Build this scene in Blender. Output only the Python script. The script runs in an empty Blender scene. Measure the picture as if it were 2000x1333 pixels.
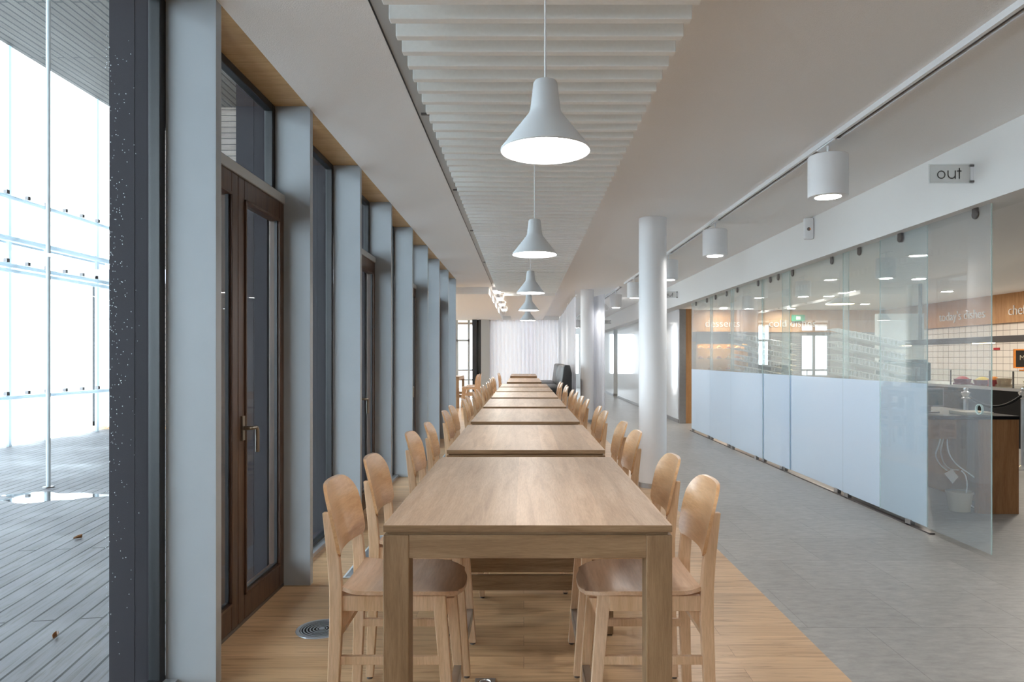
import bpy, bmesh, math, random
from mathutils import Vector, Matrix
random.seed(7)
C = bpy.context.scene.collection
S = bpy.context.scene
PI = math.pi

# ------------------------------------------------------------------ camera, world, exposure
EYE = 1.42
cd = bpy.data.cameras.new('camera')
cam = bpy.data.objects.new('camera', cd)
C.objects.link(cam)
cam.location = (0, 0, EYE)
cam.rotation_euler = (PI / 2, 0, 0)
cd.sensor_fit = 'HORIZONTAL'
cd.sensor_width = 36
cd.lens = 36 * 1333 / 2000
cd.shift_x = -23 / 2000
cd.shift_y = 34.5 / 2000
cd.clip_start = 0.05
cd.clip_end = 400
S.camera = cam

w = bpy.data.worlds.new('world')
S.world = w
w.use_nodes = True
bgn = w.node_tree.nodes['Background']
bgn.inputs[0].default_value = (0.80, 0.91, 1.0, 1)
bgn.inputs[1].default_value = 3.2

S.view_settings.view_transform = 'Standard'
S.view_settings.look = 'None'
S.view_settings.gamma = 1
S.view_settings.exposure = 1.27
S.cycles.max_bounces = 14
S.cycles.diffuse_bounces = 6
S.cycles.glossy_bounces = 5
S.cycles.transmission_bounces = 8
S.cycles.transparent_max_bounces = 24
S.cycles.sample_clamp_indirect = 6
S.cycles.caustics_reflective = False
S.cycles.caustics_refractive = False


# ------------------------------------------------------------------ materials
def mat(name, col=(0.8, 0.8, 0.8), rough=0.5, metal=0.0, spec=0.5, emit=None, estr=0, coat=0):
    m = bpy.data.materials.new(name)
    m.use_nodes = True
    b = m.node_tree.nodes['Principled BSDF']
    b.inputs['Base Color'].default_value = (*col, 1)
    b.inputs['Roughness'].default_value = rough
    b.inputs['Metallic'].default_value = metal
    b.inputs['Specular IOR Level'].default_value = spec
    b.inputs['Coat Weight'].default_value = coat
    b.inputs['Coat Roughness'].default_value = 0.28
    if emit:
        b.inputs['Emission Color'].default_value = (*emit, 1)
        b.inputs['Emission Strength'].default_value = estr
    return m


def nd(m, t, **kw):
    n = m.node_tree.nodes.new(t)
    for k, v in kw.items():
        if k.startswith('i_'):
            n.inputs[k[2:].replace('_', ' ')].default_value = v
        else:
            setattr(n, k, v)
    return n


def lk(m, a, b):
    m.node_tree.links.new(a, b)


def bsdf(m):
    return m.node_tree.nodes['Principled BSDF']


def ramp(m, stops):
    r = nd(m, 'ShaderNodeValToRGB')
    e = r.color_ramp.elements
    while len(e) < len(stops):
        e.new(0.5)
    for x, (p, c) in zip(e, stops):
        x.position = p
        x.color = (*c, 1)
    return r


def mixrgb(m, mode, fac, a, b):
    n = nd(m, 'ShaderNodeMix', data_type='RGBA', blend_type=mode)
    for s, v in ((n.inputs[0], fac), (n.inputs[6], a), (n.inputs[7], b)):
        if isinstance(v, (int, float)):
            s.default_value = v
        elif isinstance(v, tuple):
            s.default_value = (*v, 1)
        else:
            lk(m, v, s)
    return n.outputs[2]


def coords(m, space='Object', scale=(1, 1, 1), rnd=True):
    tc = nd(m, 'ShaderNodeTexCoord')
    mp = nd(m, 'ShaderNodeMapping')
    mp.inputs['Scale'].default_value = scale
    if rnd:
        oi = nd(m, 'ShaderNodeObjectInfo')
        mu = nd(m, 'ShaderNodeVectorMath', operation='SCALE')
        mu.inputs[3].default_value = 37.0
        cx = nd(m, 'ShaderNodeCombineXYZ')
        for i in range(3):
            lk(m, oi.outputs['Random'], cx.inputs[i])
        lk(m, cx.outputs[0], mu.inputs[0])
        ad = nd(m, 'ShaderNodeVectorMath', operation='ADD')
        lk(m, tc.outputs[space], ad.inputs[0])
        lk(m, mu.outputs[0], ad.inputs[1])
        lk(m, ad.outputs[0], mp.inputs['Vector'])
    else:
        lk(m, tc.outputs[space], mp.inputs['Vector'])
    return mp.outputs[0]


def wood(name, dark, mid, light, rough=0.45, axis='x', freq=1.0, staves=0.0, coat=0.0):
    """grain runs along axis; optional glued staves of a given width across it"""
    m = mat(name, mid, rough, coat=coat)
    sc = {'x': (1.2, 14, 14), 'y': (14, 1.2, 14), 'z': (14, 14, 1.2)}[axis]
    v = coords(m, 'Object', tuple(s * freq for s in sc))
    n1 = nd(m, 'ShaderNodeTexNoise', i_Scale=1.6, i_Detail=6.0, i_Roughness=0.6, i_Distortion=0.7)
    lk(m, v, n1.inputs['Vector'])
    v2 = coords(m, 'Object', tuple(s * freq * 7 for s in sc))
    n2 = nd(m, 'ShaderNodeTexNoise', i_Scale=2.0, i_Detail=3.0, i_Roughness=0.7)
    lk(m, v2, n2.inputs['Vector'])
    r = ramp(m, [(0.3, dark), (0.5, mid), (0.7, light)])
    lk(m, n1.outputs[0], r.inputs[0])
    r2 = ramp(m, [(0.35, (0.72, 0.68, 0.62)), (0.6, (1.0, 1.0, 1.0))])
    lk(m, n2.outputs[0], r2.inputs[0])
    c = mixrgb(m, 'MULTIPLY', 0.55, r.outputs[0], r2.outputs[0])
    if staves:
        tc = coords(m, 'Object', (1, 1, 1))
        sx = nd(m, 'ShaderNodeSeparateXYZ')
        lk(m, tc, sx.inputs[0])
        d = nd(m, 'ShaderNodeMath', operation='DIVIDE')
        lk(m, sx.outputs[0 if axis == 'y' else 1], d.inputs[0])
        d.inputs[1].default_value = staves
        f = nd(m, 'ShaderNodeMath', operation='FLOOR')
        lk(m, d.outputs[0], f.inputs[0])
        wn = nd(m, 'ShaderNodeTexWhiteNoise', noise_dimensions='1D')
        lk(m, f.outputs[0], wn.inputs['W'])
        rr = ramp(m, [(0.0, (0.84, 0.82, 0.80)), (1.0, (1.08, 1.06, 1.05))])
        lk(m, wn.outputs['Value'], rr.inputs[0])
        c = mixrgb(m, 'MULTIPLY', 1.0, c, rr.outputs[0])
    lk(m, c, bsdf(m).inputs['Base Color'])
    bp = nd(m, 'ShaderNodeBump', i_Strength=0.06, i_Distance=0.01)
    lk(m, n2.outputs[0], bp.inputs['Height'])
    lk(m, bp.outputs[0], bsdf(m).inputs['Normal'])
    return m


def noisy(m, scale, amount, bump=0.0, dist=0.01, detail=4.0):
    """slight mottling of the base colour and a fine bump"""
    b = bsdf(m)
    base = tuple(b.inputs['Base Color'].default_value)[:3]
    v = coords(m, 'Object', (1, 1, 1), rnd=False)
    n = nd(m, 'ShaderNodeTexNoise', i_Scale=scale, i_Detail=detail, i_Roughness=0.6)
    lk(m, v, n.inputs['Vector'])
    r = ramp(m, [(0.3, tuple(x * (1 - amount) for x in base)), (0.7, tuple(min(1, x * (1 + amount)) for x in base))])
    lk(m, n.outputs[0], r.inputs[0])
    lk(m, r.outputs[0], b.inputs['Base Color'])
    if bump:
        bp = nd(m, 'ShaderNodeBump', i_Strength=bump, i_Distance=dist)
        lk(m, n.outputs[0], bp.inputs['Height'])
        lk(m, bp.outputs[0], b.inputs['Normal'])
    return m


def planks(name, cols, length, width, axis='x', rough=0.4, gap=0.002, mortar=(0.1, 0.07, 0.05), grain=True, rot=0.0, offset=0.37, spec=0.5):
    """boards laid with the brick texture; axis is the direction the boards run in"""
    m = mat(name, cols[1], rough, spec=spec)
    tc = nd(m, 'ShaderNodeTexCoord')
    mp = nd(m, 'ShaderNodeMapping')
    if axis == 'y':
        mp.inputs['Rotation'].default_value = (0, 0, PI / 2 + rot)
    elif axis == 'xz':
        mp.inputs['Rotation'].default_value = (PI / 2, 0, 0)
    else:
        mp.inputs['Rotation'].default_value = (0, 0, rot)
    lk(m, tc.outputs['Object'], mp.inputs['Vector'])
    br = nd(m, 'ShaderNodeTexBrick', offset=offset, offset_frequency=2, squash=1.0)
    br.inputs['Scale'].default_value = 1.0
    br.inputs['Brick Width'].default_value = length
    br.inputs['Row Height'].default_value = width
    br.inputs['Mortar Size'].default_value = gap
    br.inputs['Mortar Smooth'].default_value = 0.1
    br.inputs['Bias'].default_value = 0.0
    br.inputs['Color1'].default_value = (*cols[0], 1)
    br.inputs['Color2'].default_value = (*cols[2], 1)
    br.inputs['Mortar'].default_value = (*mortar, 1)
    lk(m, mp.outputs[0], br.inputs['Vector'])
    c = br.outputs['Color']
    hgt = br.outputs['Fac']
    if grain:
        m2 = nd(m, 'ShaderNodeMapping')
        m2.inputs['Scale'].default_value = (1.5, 22, 22)
        lk(m, mp.outputs[0], m2.inputs['Vector'])
        # shift the grain from board to board
        ad = nd(m, 'ShaderNodeVectorMath', operation='MULTIPLY_ADD')
        lk(m, br.outputs['Color'], ad.inputs[0])
        ad.inputs[1].default_value = (90, 90, 90)
        lk(m, m2.outputs[0], ad.inputs[2])
        n = nd(m, 'ShaderNodeTexNoise', i_Scale=1.5, i_Detail=6.0, i_Roughness=0.65, i_Distortion=1.1)
        lk(m, ad.outputs[0], n.inputs['Vector'])
        r = ramp(m, [(0.30, (0.50, 0.43, 0.36)), (0.48, (0.93, 0.91, 0.89)), (0.75, (1.12, 1.12, 1.12))])
        lk(m, n.outputs[0], r.inputs[0])
        c = mixrgb(m, 'MULTIPLY', 0.85, c, r.outputs[0])
    lk(m, c, bsdf(m).inputs['Base Color'])
    bp = nd(m, 'ShaderNodeBump', i_Strength=0.35, i_Distance=0.002, invert=True)
    lk(m, hgt, bp.inputs['Height'])
    lk(m, bp.outputs[0], bsdf(m).inputs['Normal'])
    return m


def glass(name, tint=(0.96, 0.985, 0.98), f0=0.045, haze=0.0, hazecol=(0.8, 0.85, 0.9), rough=0.0, gain=0.95):
    """thin pane: transparent with a mirror share rising towards grazing, and a little dust"""
    m = bpy.data.materials.new(name)
    m.use_nodes = True
    nt = m.node_tree
    nt.nodes.remove(nt.nodes['Principled BSDF'])
    out = nt.nodes['Material Output']
    t = nd(m, 'ShaderNodeBsdfTransparent')
    t.inputs[0].default_value = (*tint, 1)
    g = nd(m, 'ShaderNodeBsdfGlossy')
    g.inputs['Roughness'].default_value = rough
    lw = nd(m, 'ShaderNodeLayerWeight')
    lw.inputs[0].default_value = 0.5
    p = nd(m, 'ShaderNodeMath', operation='POWER')
    lk(m, lw.outputs['Facing'], p.inputs[0])
    p.inputs[1].default_value = 5
    ma = nd(m, 'ShaderNodeMath', operation='MULTIPLY_ADD')
    lk(m, p.outputs[0], ma.inputs[0])
    ma.inputs[1].default_value = gain
    ma.inputs[2].default_value = f0
    mx = nd(m, 'ShaderNodeMixShader')
    lk(m, ma.outputs[0], mx.inputs[0])
    src = t.outputs[0]
    if haze:
        d = nd(m, 'ShaderNodeBsdfDiffuse')
        d.inputs[0].default_value = (*hazecol, 1)
        h = nd(m, 'ShaderNodeMixShader')
        h.inputs[0].default_value = haze
        lk(m, src, h.inputs[1])
        lk(m, d.outputs[0], h.inputs[2])
        src = h.outputs[0]
    lk(m, src, mx.inputs[1])
    lk(m, g.outputs[0], mx.inputs[2])
    lk(m, mx.outputs[0], out.inputs[0])
    return m


def frosted(name, col, through=0.35, f0=0.05):
    m = bpy.data.materials.new(name)
    m.use_nodes = True
    nt = m.node_tree
    nt.nodes.remove(nt.nodes['Principled BSDF'])
    out = nt.nodes['Material Output']
    d = nd(m, 'ShaderNodeBsdfDiffuse')
    d.inputs[0].default_value = (*col, 1)
    t = nd(m, 'ShaderNodeBsdfTranslucent')
    t.inputs[0].default_value = (*col, 1)
    a = nd(m, 'ShaderNodeMixShader')
    a.inputs[0].default_value = through
    lk(m, d.outputs[0], a.inputs[1])
    lk(m, t.outputs[0], a.inputs[2])
    g = nd(m, 'ShaderNodeBsdfGlossy')
    g.inputs['Roughness'].default_value = 0.12
    lw = nd(m, 'ShaderNodeLayerWeight')
    lw.inputs[0].default_value = 0.5
    p = nd(m, 'ShaderNodeMath', operation='POWER')
    lk(m, lw.outputs['Facing'], p.inputs[0])
    p.inputs[1].default_value = 5
    ma = nd(m, 'ShaderNodeMath', operation='MULTIPLY_ADD')
    lk(m, p.outputs[0], ma.inputs[0])
    ma.inputs[1].default_value = 0.6
    ma.inputs[2].default_value = f0
    b = nd(m, 'ShaderNodeMixShader')
    lk(m, ma.outputs[0], b.inputs[0])
    lk(m, a.outputs[0], b.inputs[1])
    lk(m, g.outputs[0], b.inputs[2])
    lk(m, b.outputs[0], out.inputs[0])
    return m


M = {}
M['oak_top'] = wood('oak_top', (0.40, 0.265, 0.17), (0.51, 0.36, 0.245), (0.58, 0.43, 0.31), 0.38, 'y', 1.0, 0.095)
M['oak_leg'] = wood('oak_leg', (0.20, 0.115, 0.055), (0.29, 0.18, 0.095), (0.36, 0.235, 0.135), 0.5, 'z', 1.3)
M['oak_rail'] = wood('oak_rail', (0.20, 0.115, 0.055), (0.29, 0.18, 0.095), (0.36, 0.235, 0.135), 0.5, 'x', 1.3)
M['beech'] = wood('beech', (0.62, 0.40, 0.23), (0.70, 0.475, 0.30), (0.76, 0.54, 0.37), 0.4, 'z', 0.8)
M['beech_back'] = wood('beech_back', (0.56, 0.30, 0.14), (0.66, 0.39, 0.20), (0.72, 0.47, 0.28), 0.24, 'y', 0.5, coat=1.0)
M['beech_seat'] = wood('beech_seat', (0.56, 0.34, 0.20), (0.65, 0.43, 0.28), (0.74, 0.54, 0.40), 0.28, 'y', 0.5, coat=0.5)
M['floor_oak'] = planks('floor_oak', ((0.52, 0.33, 0.175), (0.57, 0.37, 0.20), (0.65, 0.435, 0.25)), 1.6, 0.125, 'x', 0.34, 0.0009, (0.22, 0.13, 0.07))
M['soffit_wood'] = wood('soffit_wood', (0.50, 0.31, 0.14), (0.58, 0.38, 0.18), (0.64, 0.44, 0.22), 0.5, 'x', 0.7)
M['door_wood'] = wood('door_wood', (0.045, 0.022, 0.012), (0.085, 0.042, 0.024), (0.12, 0.062, 0.037), 0.42, 'z', 1.6)
M['orange_wood'] = wood('orange_wood', (0.42, 0.20, 0.075), (0.50, 0.26, 0.11), (0.56, 0.31, 0.14), 0.45, 'z', 0.6)
M['desk_wood'] = wood('desk_wood', (0.26, 0.11, 0.04), (0.33, 0.15, 0.06), (0.39, 0.19, 0.08), 0.45, 'z', 0.8)
M['tile'] = planks('tile', ((0.296, 0.288, 0.272), (0.315, 0.306, 0.289), (0.333, 0.324, 0.306)), 0.6, 0.6, 'x', 0.42, 0.0028, (0.235, 0.23, 0.215), grain=False, offset=0.5)


def add_speckle(m, scale, amt):
    b = bsdf(m)
    src = b.inputs['Base Color'].links[0].from_socket
    v = coords(m, 'Object', (1, 2.5, 1), rnd=False)
    n = nd(m, 'ShaderNodeTexNoise', i_Scale=scale, i_Detail=8.0, i_Roughness=0.72)
    lk(m, v, n.inputs['Vector'])
    r = ramp(m, [(0.3, (1 - amt,) * 3), (0.7, (1 + amt,) * 3)])
    lk(m, n.outputs[0], r.inputs[0])
    lk(m, mixrgb(m, 'MULTIPLY', 1.0, src, r.outputs[0]), b.inputs['Base Color'])
    return m


add_speckle(M['tile'], 9, 0.22)
M['plaster'] = noisy(mat('plaster', (0.88, 0.877, 0.873), 0.9, spec=0.2), 160, 0.02, 0.5, 0.004)
M['paint'] = mat('paint', (0.80, 0.80, 0.79), 0.6, spec=0.3)
M['felt'] = noisy(mat('felt', (0.91, 0.92, 0.905), 0.95, spec=0.1), 60, 0.02, 0.15, 0.003)
M['fin'] = noisy(mat('fin', (0.365, 0.393, 0.42), 0.42, spec=0.4), 5, 0.02)
M['fin_out'] = mat('fin_out', (0.034, 0.030, 0.036), 0.6, spec=0.12)
M['frame_black'] = mat('frame_black', (0.018, 0.019, 0.022), 0.4)
M['grey_bar'] = mat('grey_bar', (0.42, 0.42, 0.40), 0.45)
M['glass'] = glass('glass', f0=0.014, gain=0.35)
M['glass_green'] = glass('glass_green', (0.93, 0.975, 0.965), 0.055, 0.15, (0.84, 0.87, 0.88))  # haze here and in glass_clear paints in a veil of reflections
M['glass_clear'] = glass('glass_clear', (0.965, 0.985, 0.985), 0.05, 0.09, (0.75, 0.80, 0.86))
M['frost'] = frosted('frost', (0.76, 0.86, 0.97), 0.35)
M['glass_edge'] = glass('glass_edge', (0.85, 0.97, 0.96), 0.10, 0.45, (0.80, 0.95, 0.94))
M['white_glass'] = mat('white_glass', (0.80, 0.82, 0.83), 0.06, spec=0.8)
M['white_enamel'] = mat('white_enamel', (0.84, 0.85, 0.87), 0.45)
M['lamp_enamel'] = mat('lamp_enamel', (0.64, 0.66, 0.68), 0.5)
M['cord_white'] = mat('cord_white', (0.80, 0.81, 0.83), 0.5)
M['lamp_glow'] = mat('lamp_glow', (1, 1, 1), 0.5, emit=(1.0, 0.95, 0.90), estr=18)
M['track_glow'] = mat('track_glow', (1, 1, 1), 0.5, emit=(1.0, 0.96, 0.91), estr=105)
M['slot_glow'] = mat('slot_glow', (1, 1, 1), 0.5, emit=(1.0, 0.96, 0.88), estr=36)
M['down_glow'] = mat('down_glow', (1, 1, 1), 0.5, emit=(1.0, 0.92, 0.80), estr=170)
M['rack_wire'] = mat('rack_wire', (0.90, 0.90, 0.89), 0.25, 0.2)
M['warm_glow'] = mat('warm_glow', (1, 1, 1), 0.5, emit=(1.0, 0.66, 0.30), estr=14)
M['chrome'] = mat('chrome', (0.78, 0.78, 0.79), 0.18, 1.0)
M['steel'] = noisy(mat('steel', (0.50, 0.50, 0.51), 0.34, 1.0), 20, 0.05)
M['dark_steel'] = mat('dark_steel', (0.16, 0.15, 0.15), 0.35, 0.8)
M['bronze'] = mat('bronze', (0.27, 0.24, 0.20), 0.32, 1.0)
M['black'] = mat('black', (0.008, 0.008, 0.009), 0.45, spec=0.15)
M['leather'] = noisy(mat('leather', (0.022, 0.026, 0.030), 0.38), 60, 0.15, 0.2, 0.002)
M['curtain'] = frosted('curtain', (0.82, 0.835, 0.88), 0.48, 0.0)
M['deck'] = planks('deck', ((0.185, 0.175, 0.19), (0.20, 0.19, 0.206), (0.222, 0.212, 0.228)), 4.2, 0.125, 'y', 0.55, 0.007, (0.004, 0.004, 0.005), rot=math.radians(-9), spec=0.25)
wet = M['deck']
wv = coords(wet, 'Object', (1, 1, 1), rnd=False)
wn_ = nd(wet, 'ShaderNodeTexNoise', i_Scale=0.7, i_Detail=7.0, i_Roughness=0.68)
lk(wet, wv, wn_.inputs['Vector'])
wr = ramp(wet, [(0.42, (0.62,) * 3), (0.62, (0.45,) * 3), (0.70, (0.18,) * 3)])
lk(wet, wn_.outputs[0], wr.inputs[0])
lk(wet, wr.outputs[0], bsdf(wet).inputs['Roughness'])
M['canopy'] = planks('canopy', ((0.088, 0.076, 0.068), (0.10, 0.087, 0.078), (0.112, 0.099, 0.09)), 5.0, 0.135, 'y', 0.7, 0.016, (0.012, 0.012, 0.012))
M['cladding'] = planks('cladding', ((0.24, 0.20, 0.185), (0.28, 0.235, 0.215), (0.33, 0.28, 0.25)), 3.4, 0.12, 'xz', 0.7, 0.008, (0.04, 0.035, 0.035))
M['water'] = mat('water', (0.10, 0.10, 0.105), 0.03, spec=0.7)
M['screen_metal'] = frosted('screen_metal', (0.72, 0.79, 0.83), 0.6)  # translucent so backlit bars turn pale, glare painted into the metal
M['pale_metal'] = mat('pale_metal', (0.70, 0.78, 0.84), 0.35)
M['screen_glass'] = glass('screen_glass', (0.98, 0.99, 1.0), 0.03)
M['wall_tile'] = planks('wall_tile', ((0.72, 0.66, 0.60), (0.74, 0.68, 0.62), (0.76, 0.70, 0.64)), 0.237, 0.162, 'x', 0.25, 0.006, (0.22, 0.19, 0.17), grain=False, offset=0.0)
M['letter_white'] = mat('letter_white', (0.85, 0.85, 0.84), 0.5)
M['letter_black'] = mat('letter_black', (0.015, 0.015, 0.016), 0.5)
M['acrylic'] = glass('acrylic', (0.90, 0.90, 0.895), 0.035, 0.30, (0.72, 0.72, 0.71))
M['acrylic_clear'] = glass('acrylic_clear', (0.95, 0.96, 0.96), 0.06, 0.08)
M['rack_glass'] = glass('rack_glass', (0.92, 0.93, 0.93), 0.10, 0.25, (0.9, 0.9, 0.9))
M['drop'] = mat('drop', (0.75, 0.8, 0.85), 0.1, spec=1.0)
M['leaf_brown'] = mat('leaf_brown', (0.22, 0.09, 0.03), 0.7)
M['vent_metal'] = mat('vent_metal', (0.58, 0.61, 0.66), 0.32, 0.7)
M['void'] = mat('void', (0.01, 0.01, 0.012), 0.9)
M['red'] = mat('red', (0.40, 0.02, 0.03), 0.45)
M['maroon'] = mat('maroon', (0.20, 0.02, 0.035), 0.4)
M['yellow'] = mat('yellow', (0.80, 0.55, 0.06), 0.5)
M['orange'] = mat('orange', (0.85, 0.27, 0.04), 0.5)
M['chalk'] = mat('chalk', (0.02, 0.018, 0.017), 0.8)
M['cream'] = mat('cream', (0.66, 0.58, 0.44), 0.6)
M['food'] = mat('food', (0.62, 0.24, 0.09), 0.6)
M['food_pale'] = mat('food_pale', (0.80, 0.60, 0.36), 0.6)
M['green'] = mat('green', (0.02, 0.28, 0.14), 0.5)
M['grey_panel'] = mat('grey_panel', (0.30, 0.31, 0.33), 0.5)
M['teal_box'] = mat('teal_box', (0.07, 0.12, 0.14), 0.5)
M['plastic_clear'] = glass('plastic_clear', (0.85, 0.80, 0.74), 0.06, 0.25, (0.7, 0.55, 0.4))
M['blue_screen'] = mat('blue_screen', (0.02, 0.1, 0.2), 0.3, emit=(0.10, 0.35, 0.6), estr=0.8)
M['interior_amber'] = mat('interior_amber', (0.66, 0.42, 0.18), 0.6)


# ------------------------------------------------------------------ mesh helpers
class MB:
    """collects shapes into one mesh"""
    def __init__(self):
        self.b = bmesh.new()

    def box(self, x0, x1, y0, y1, z0, z1):
        vs = [self.b.verts.new((x, y, z)) for x in (x0, x1) for y in (y0, y1) for z in (z0, z1)]
        for f in ((0, 1, 3, 2), (4, 6, 7, 5), (0, 4, 5, 1), (2, 3, 7, 6), (0, 2, 6, 4), (1, 5, 7, 3)):
            self.b.faces.new([vs[i] for i in f])
        return self

    def prism(self, poly, ax, a0, a1):
        """polygon in the two other axes, extruded along ax"""
        def P(u, v, t):
            return {'x': (t, u, v), 'y': (u, t, v), 'z': (u, v, t)}[ax]
        lo = [self.b.verts.new(P(u, v, a0)) for u, v in poly]
        hi = [self.b.verts.new(P(u, v, a1)) for u, v in poly]
        n = len(poly)
        self.b.faces.new(lo[::-1])
        self.b.faces.new(hi)
        for i in range(n):
            self.b.faces.new((lo[i], lo[(i + 1) % n], hi[(i + 1) % n], hi[i]))
        return self

    def lathe(self, prof, cx=0, cy=0, n=48, cap=True):
        rings = []
        for r, z in prof:
            if r < 1e-6:
                rings.append([self.b.verts.new((cx, cy, z))])
            else:
                rings.append([self.b.verts.new((cx + r * math.cos(2 * PI * i / n), cy + r * math.sin(2 * PI * i / n), z)) for i in range(n)])
        for a, c in zip(rings, rings[1:]):
            for i in range(n):
                j = (i + 1) % n
                if len(a) == 1 and len(c) == 1:
                    continue
                if len(a) == 1:
                    self.b.faces.new((a[0], c[j], c[i]))
                elif len(c) == 1:
                    self.b.faces.new((a[i], a[j], c[0]))
                else:
                    self.b.faces.new((a[i], a[j], c[j], c[i]))
        return self

    def tube(self, pts, r, n=10, r1=None):
        pts = [Vector(p) for p in pts]
        rings = []
        m = len(pts)
        for k, p in enumerate(pts):
            t = (pts[min(k + 1, m - 1)] - pts[max(k - 1, 0)]).normalized()
            a = t.cross(Vector((0, 0, 1)))
            if a.length < 1e-3:
                a = t.cross(Vector((0, 1, 0)))
            a.normalize()
            c = t.cross(a)
            rad = r if r1 is None else r + (r1 - r) * k / (m - 1)
            rings.append([self.b.verts.new(p + (a * math.cos(2 * PI * i / n) + c * math.sin(2 * PI * i / n)) * rad) for i in range(n)])
        for u, v in zip(rings, rings[1:]):
            for i in range(n):
                j = (i + 1) % n
                self.b.faces.new((u[i], u[j], v[j], v[i]))
        self.b.faces.new(rings[0][::-1])
        self.b.faces.new(rings[-1])
        return self

    def sweep(self, pts, ws, y0, y1, ax='y'):
        """flat board: centre line in (x,z) with a width per point, thick from y0 to y1 (each may be one value per point)"""
        n = len(pts)
        y0 = y0 if isinstance(y0, (list, tuple)) else [y0] * n
        y1 = y1 if isinstance(y1, (list, tuple)) else [y1] * n
        rings = []
        for k, (x, z) in enumerate(pts):
            h = ws[k] / 2
            rings.append([self.b.verts.new(q) for q in ((x - h, y0[k], z), (x + h, y0[k], z), (x + h, y1[k], z), (x - h, y1[k], z))])
        for u, v in zip(rings, rings[1:]):
            for i in range(4):
                j = (i + 1) % 4
                self.b.faces.new((u[i], u[j], v[j], v[i]))
        self.b.faces.new(rings[0][::-1])
        self.b.faces.new(rings[-1])
        return self

    def grid(self, nu, nv, fn, thick=None, off=None):
        """surface fn(u,v) for u,v in 0..1; thick gives a second skin along -normal"""
        V = [[Vector(fn(i / nu, j / nv)) for j in range(nv + 1)] for i in range(nu + 1)]
        top = [[self.b.verts.new(p) for p in row] for row in V]
        for i in range(nu):
            for j in range(nv):
                self.b.faces.new((top[i][j], top[i + 1][j], top[i + 1][j + 1], top[i][j + 1]))
        if thick:
            N = []
            for i in range(nu + 1):
                row = []
                for j in range(nv + 1):
                    du = V[min(i + 1, nu)][j] - V[max(i - 1, 0)][j]
                    dv = V[i][min(j + 1, nv)] - V[i][max(j - 1, 0)]
                    nn = du.cross(dv)
                    row.append(nn.normalized() if nn.length > 1e-9 else Vector((0, 0, 1)))
                N.append(row)
            bot = [[self.b.verts.new(V[i][j] + (Vector(off) if off else -N[i][j] * thick)) for j in range(nv + 1)] for i in range(nu + 1)]
            for i in range(nu):
                for j in range(nv):
                    self.b.faces.new((bot[i][j], bot[i][j + 1], bot[i + 1][j + 1], bot[i + 1][j]))
            rim = [(i, 0) for i in range(nu)] + [(nu, j) for j in range(nv)] + [(i, nv) for i in range(nu, 0, -1)] + [(0, j) for j in range(nv, 0, -1)]
            for k in range(len(rim)):
                a, c = rim[k], rim[(k + 1) % len(rim)]
                self.b.faces.new((top[a[0]][a[1]], bot[a[0]][a[1]], bot[c[0]][c[1]], top[c[0]][c[1]]))
        return self

    def build(self, name, m, parent=None, bevel=0, smooth=False, mats=None, weld=False):
        if weld:
            bmesh.ops.remove_doubles(self.b, verts=self.b.verts, dist=1e-5)
        bmesh.ops.recalc_face_normals(self.b, faces=self.b.faces)
        if bevel:
            es = [e for e in self.b.edges if len(e.link_faces) == 2 and e.calc_face_angle() > 0.7]
            bmesh.ops.bevel(self.b, geom=es, offset=bevel, segments=2, profile=0.5, affect='EDGES', clamp_overlap=True)
        me = bpy.data.meshes.new(name)
        if smooth:
            for f in self.b.faces:
                f.smooth = True
            for e in self.b.edges:
                if len(e.link_faces) == 2 and e.calc_face_angle() > 0.65:
                    e.smooth = False
        self.b.to_mesh(me)
        self.b.free()
        me.materials.append(m)
        for x in (mats or []):
            me.materials.append(x)
        o = bpy.data.objects.new(name, me)
        C.objects.link(o)
        if parent:
            o.parent = parent
        return o


def box(*a):
    return MB().box(*a)


def tag(o, label, cat, group=None, kind=None):
    o['label'] = label
    o['category'] = cat
    if group:
        o['group'] = group
    if kind:
        o['kind'] = kind
    return o


def struct(o, label=None):
    o['kind'] = 'structure'
    if label:
        o['label'] = label
    return o


def thing(name, label, cat, loc=(0, 0, 0), rz=0, group=None):
    o = bpy.data.objects.new(name, None)
    C.objects.link(o)
    o.empty_display_size = 0.1
    o.location = loc
    o.rotation_euler = (0, 0, rz)
    return tag(o, label, cat, group)


def dup(root, loc, rz=0, label=None, group=None):
    r = root.copy()
    C.objects.link(r)
    r.location = loc
    r.rotation_euler = (0, 0, rz)
    if label:
        r['label'] = label
    if group:
        r['group'] = group
    for ch in KIDS[root.name]:
        c = ch.copy()
        C.objects.link(c)
        c.parent = r
        for g in [x for x in GRAND.get(ch.name, [])]:
            d = g.copy()
            C.objects.link(d)
            d.parent = c
    return r


KIDS, GRAND = {}, {}


def freeze(root):
    """note a prototype's parts once, before copying"""
    KIDS[root.name] = list(root.children)
    for ch in root.children:
        GRAND[ch.name] = list(ch.children)


ORD = ['first', 'second', 'third', 'fourth', 'fifth', 'sixth', 'seventh', 'eighth', 'ninth', 'tenth', 'eleventh', 'twelfth', 'thirteenth', 'fourteenth', 'fifteenth']


def text_mesh(name, s, size, m, parent, mtx, depth=0.004, thin=0.0):
    cu = bpy.data.curves.new(name, 'FONT')
    cu.body = s
    cu.size = size
    cu.extrude = depth
    cu.offset = thin
    o = bpy.data.objects.new(name, cu)
    C.objects.link(o)
    dg = bpy.context.evaluated_depsgraph_get()
    me = bpy.data.meshes.new_from_object(o.evaluated_get(dg))
    bpy.data.objects.remove(o)
    me.name = name
    me.materials.clear()
    me.materials.append(m)
    r = bpy.data.objects.new(name, me)
    C.objects.link(r)
    r.matrix_world = mtx
    if parent:
        r.parent = parent
    return r


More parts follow.
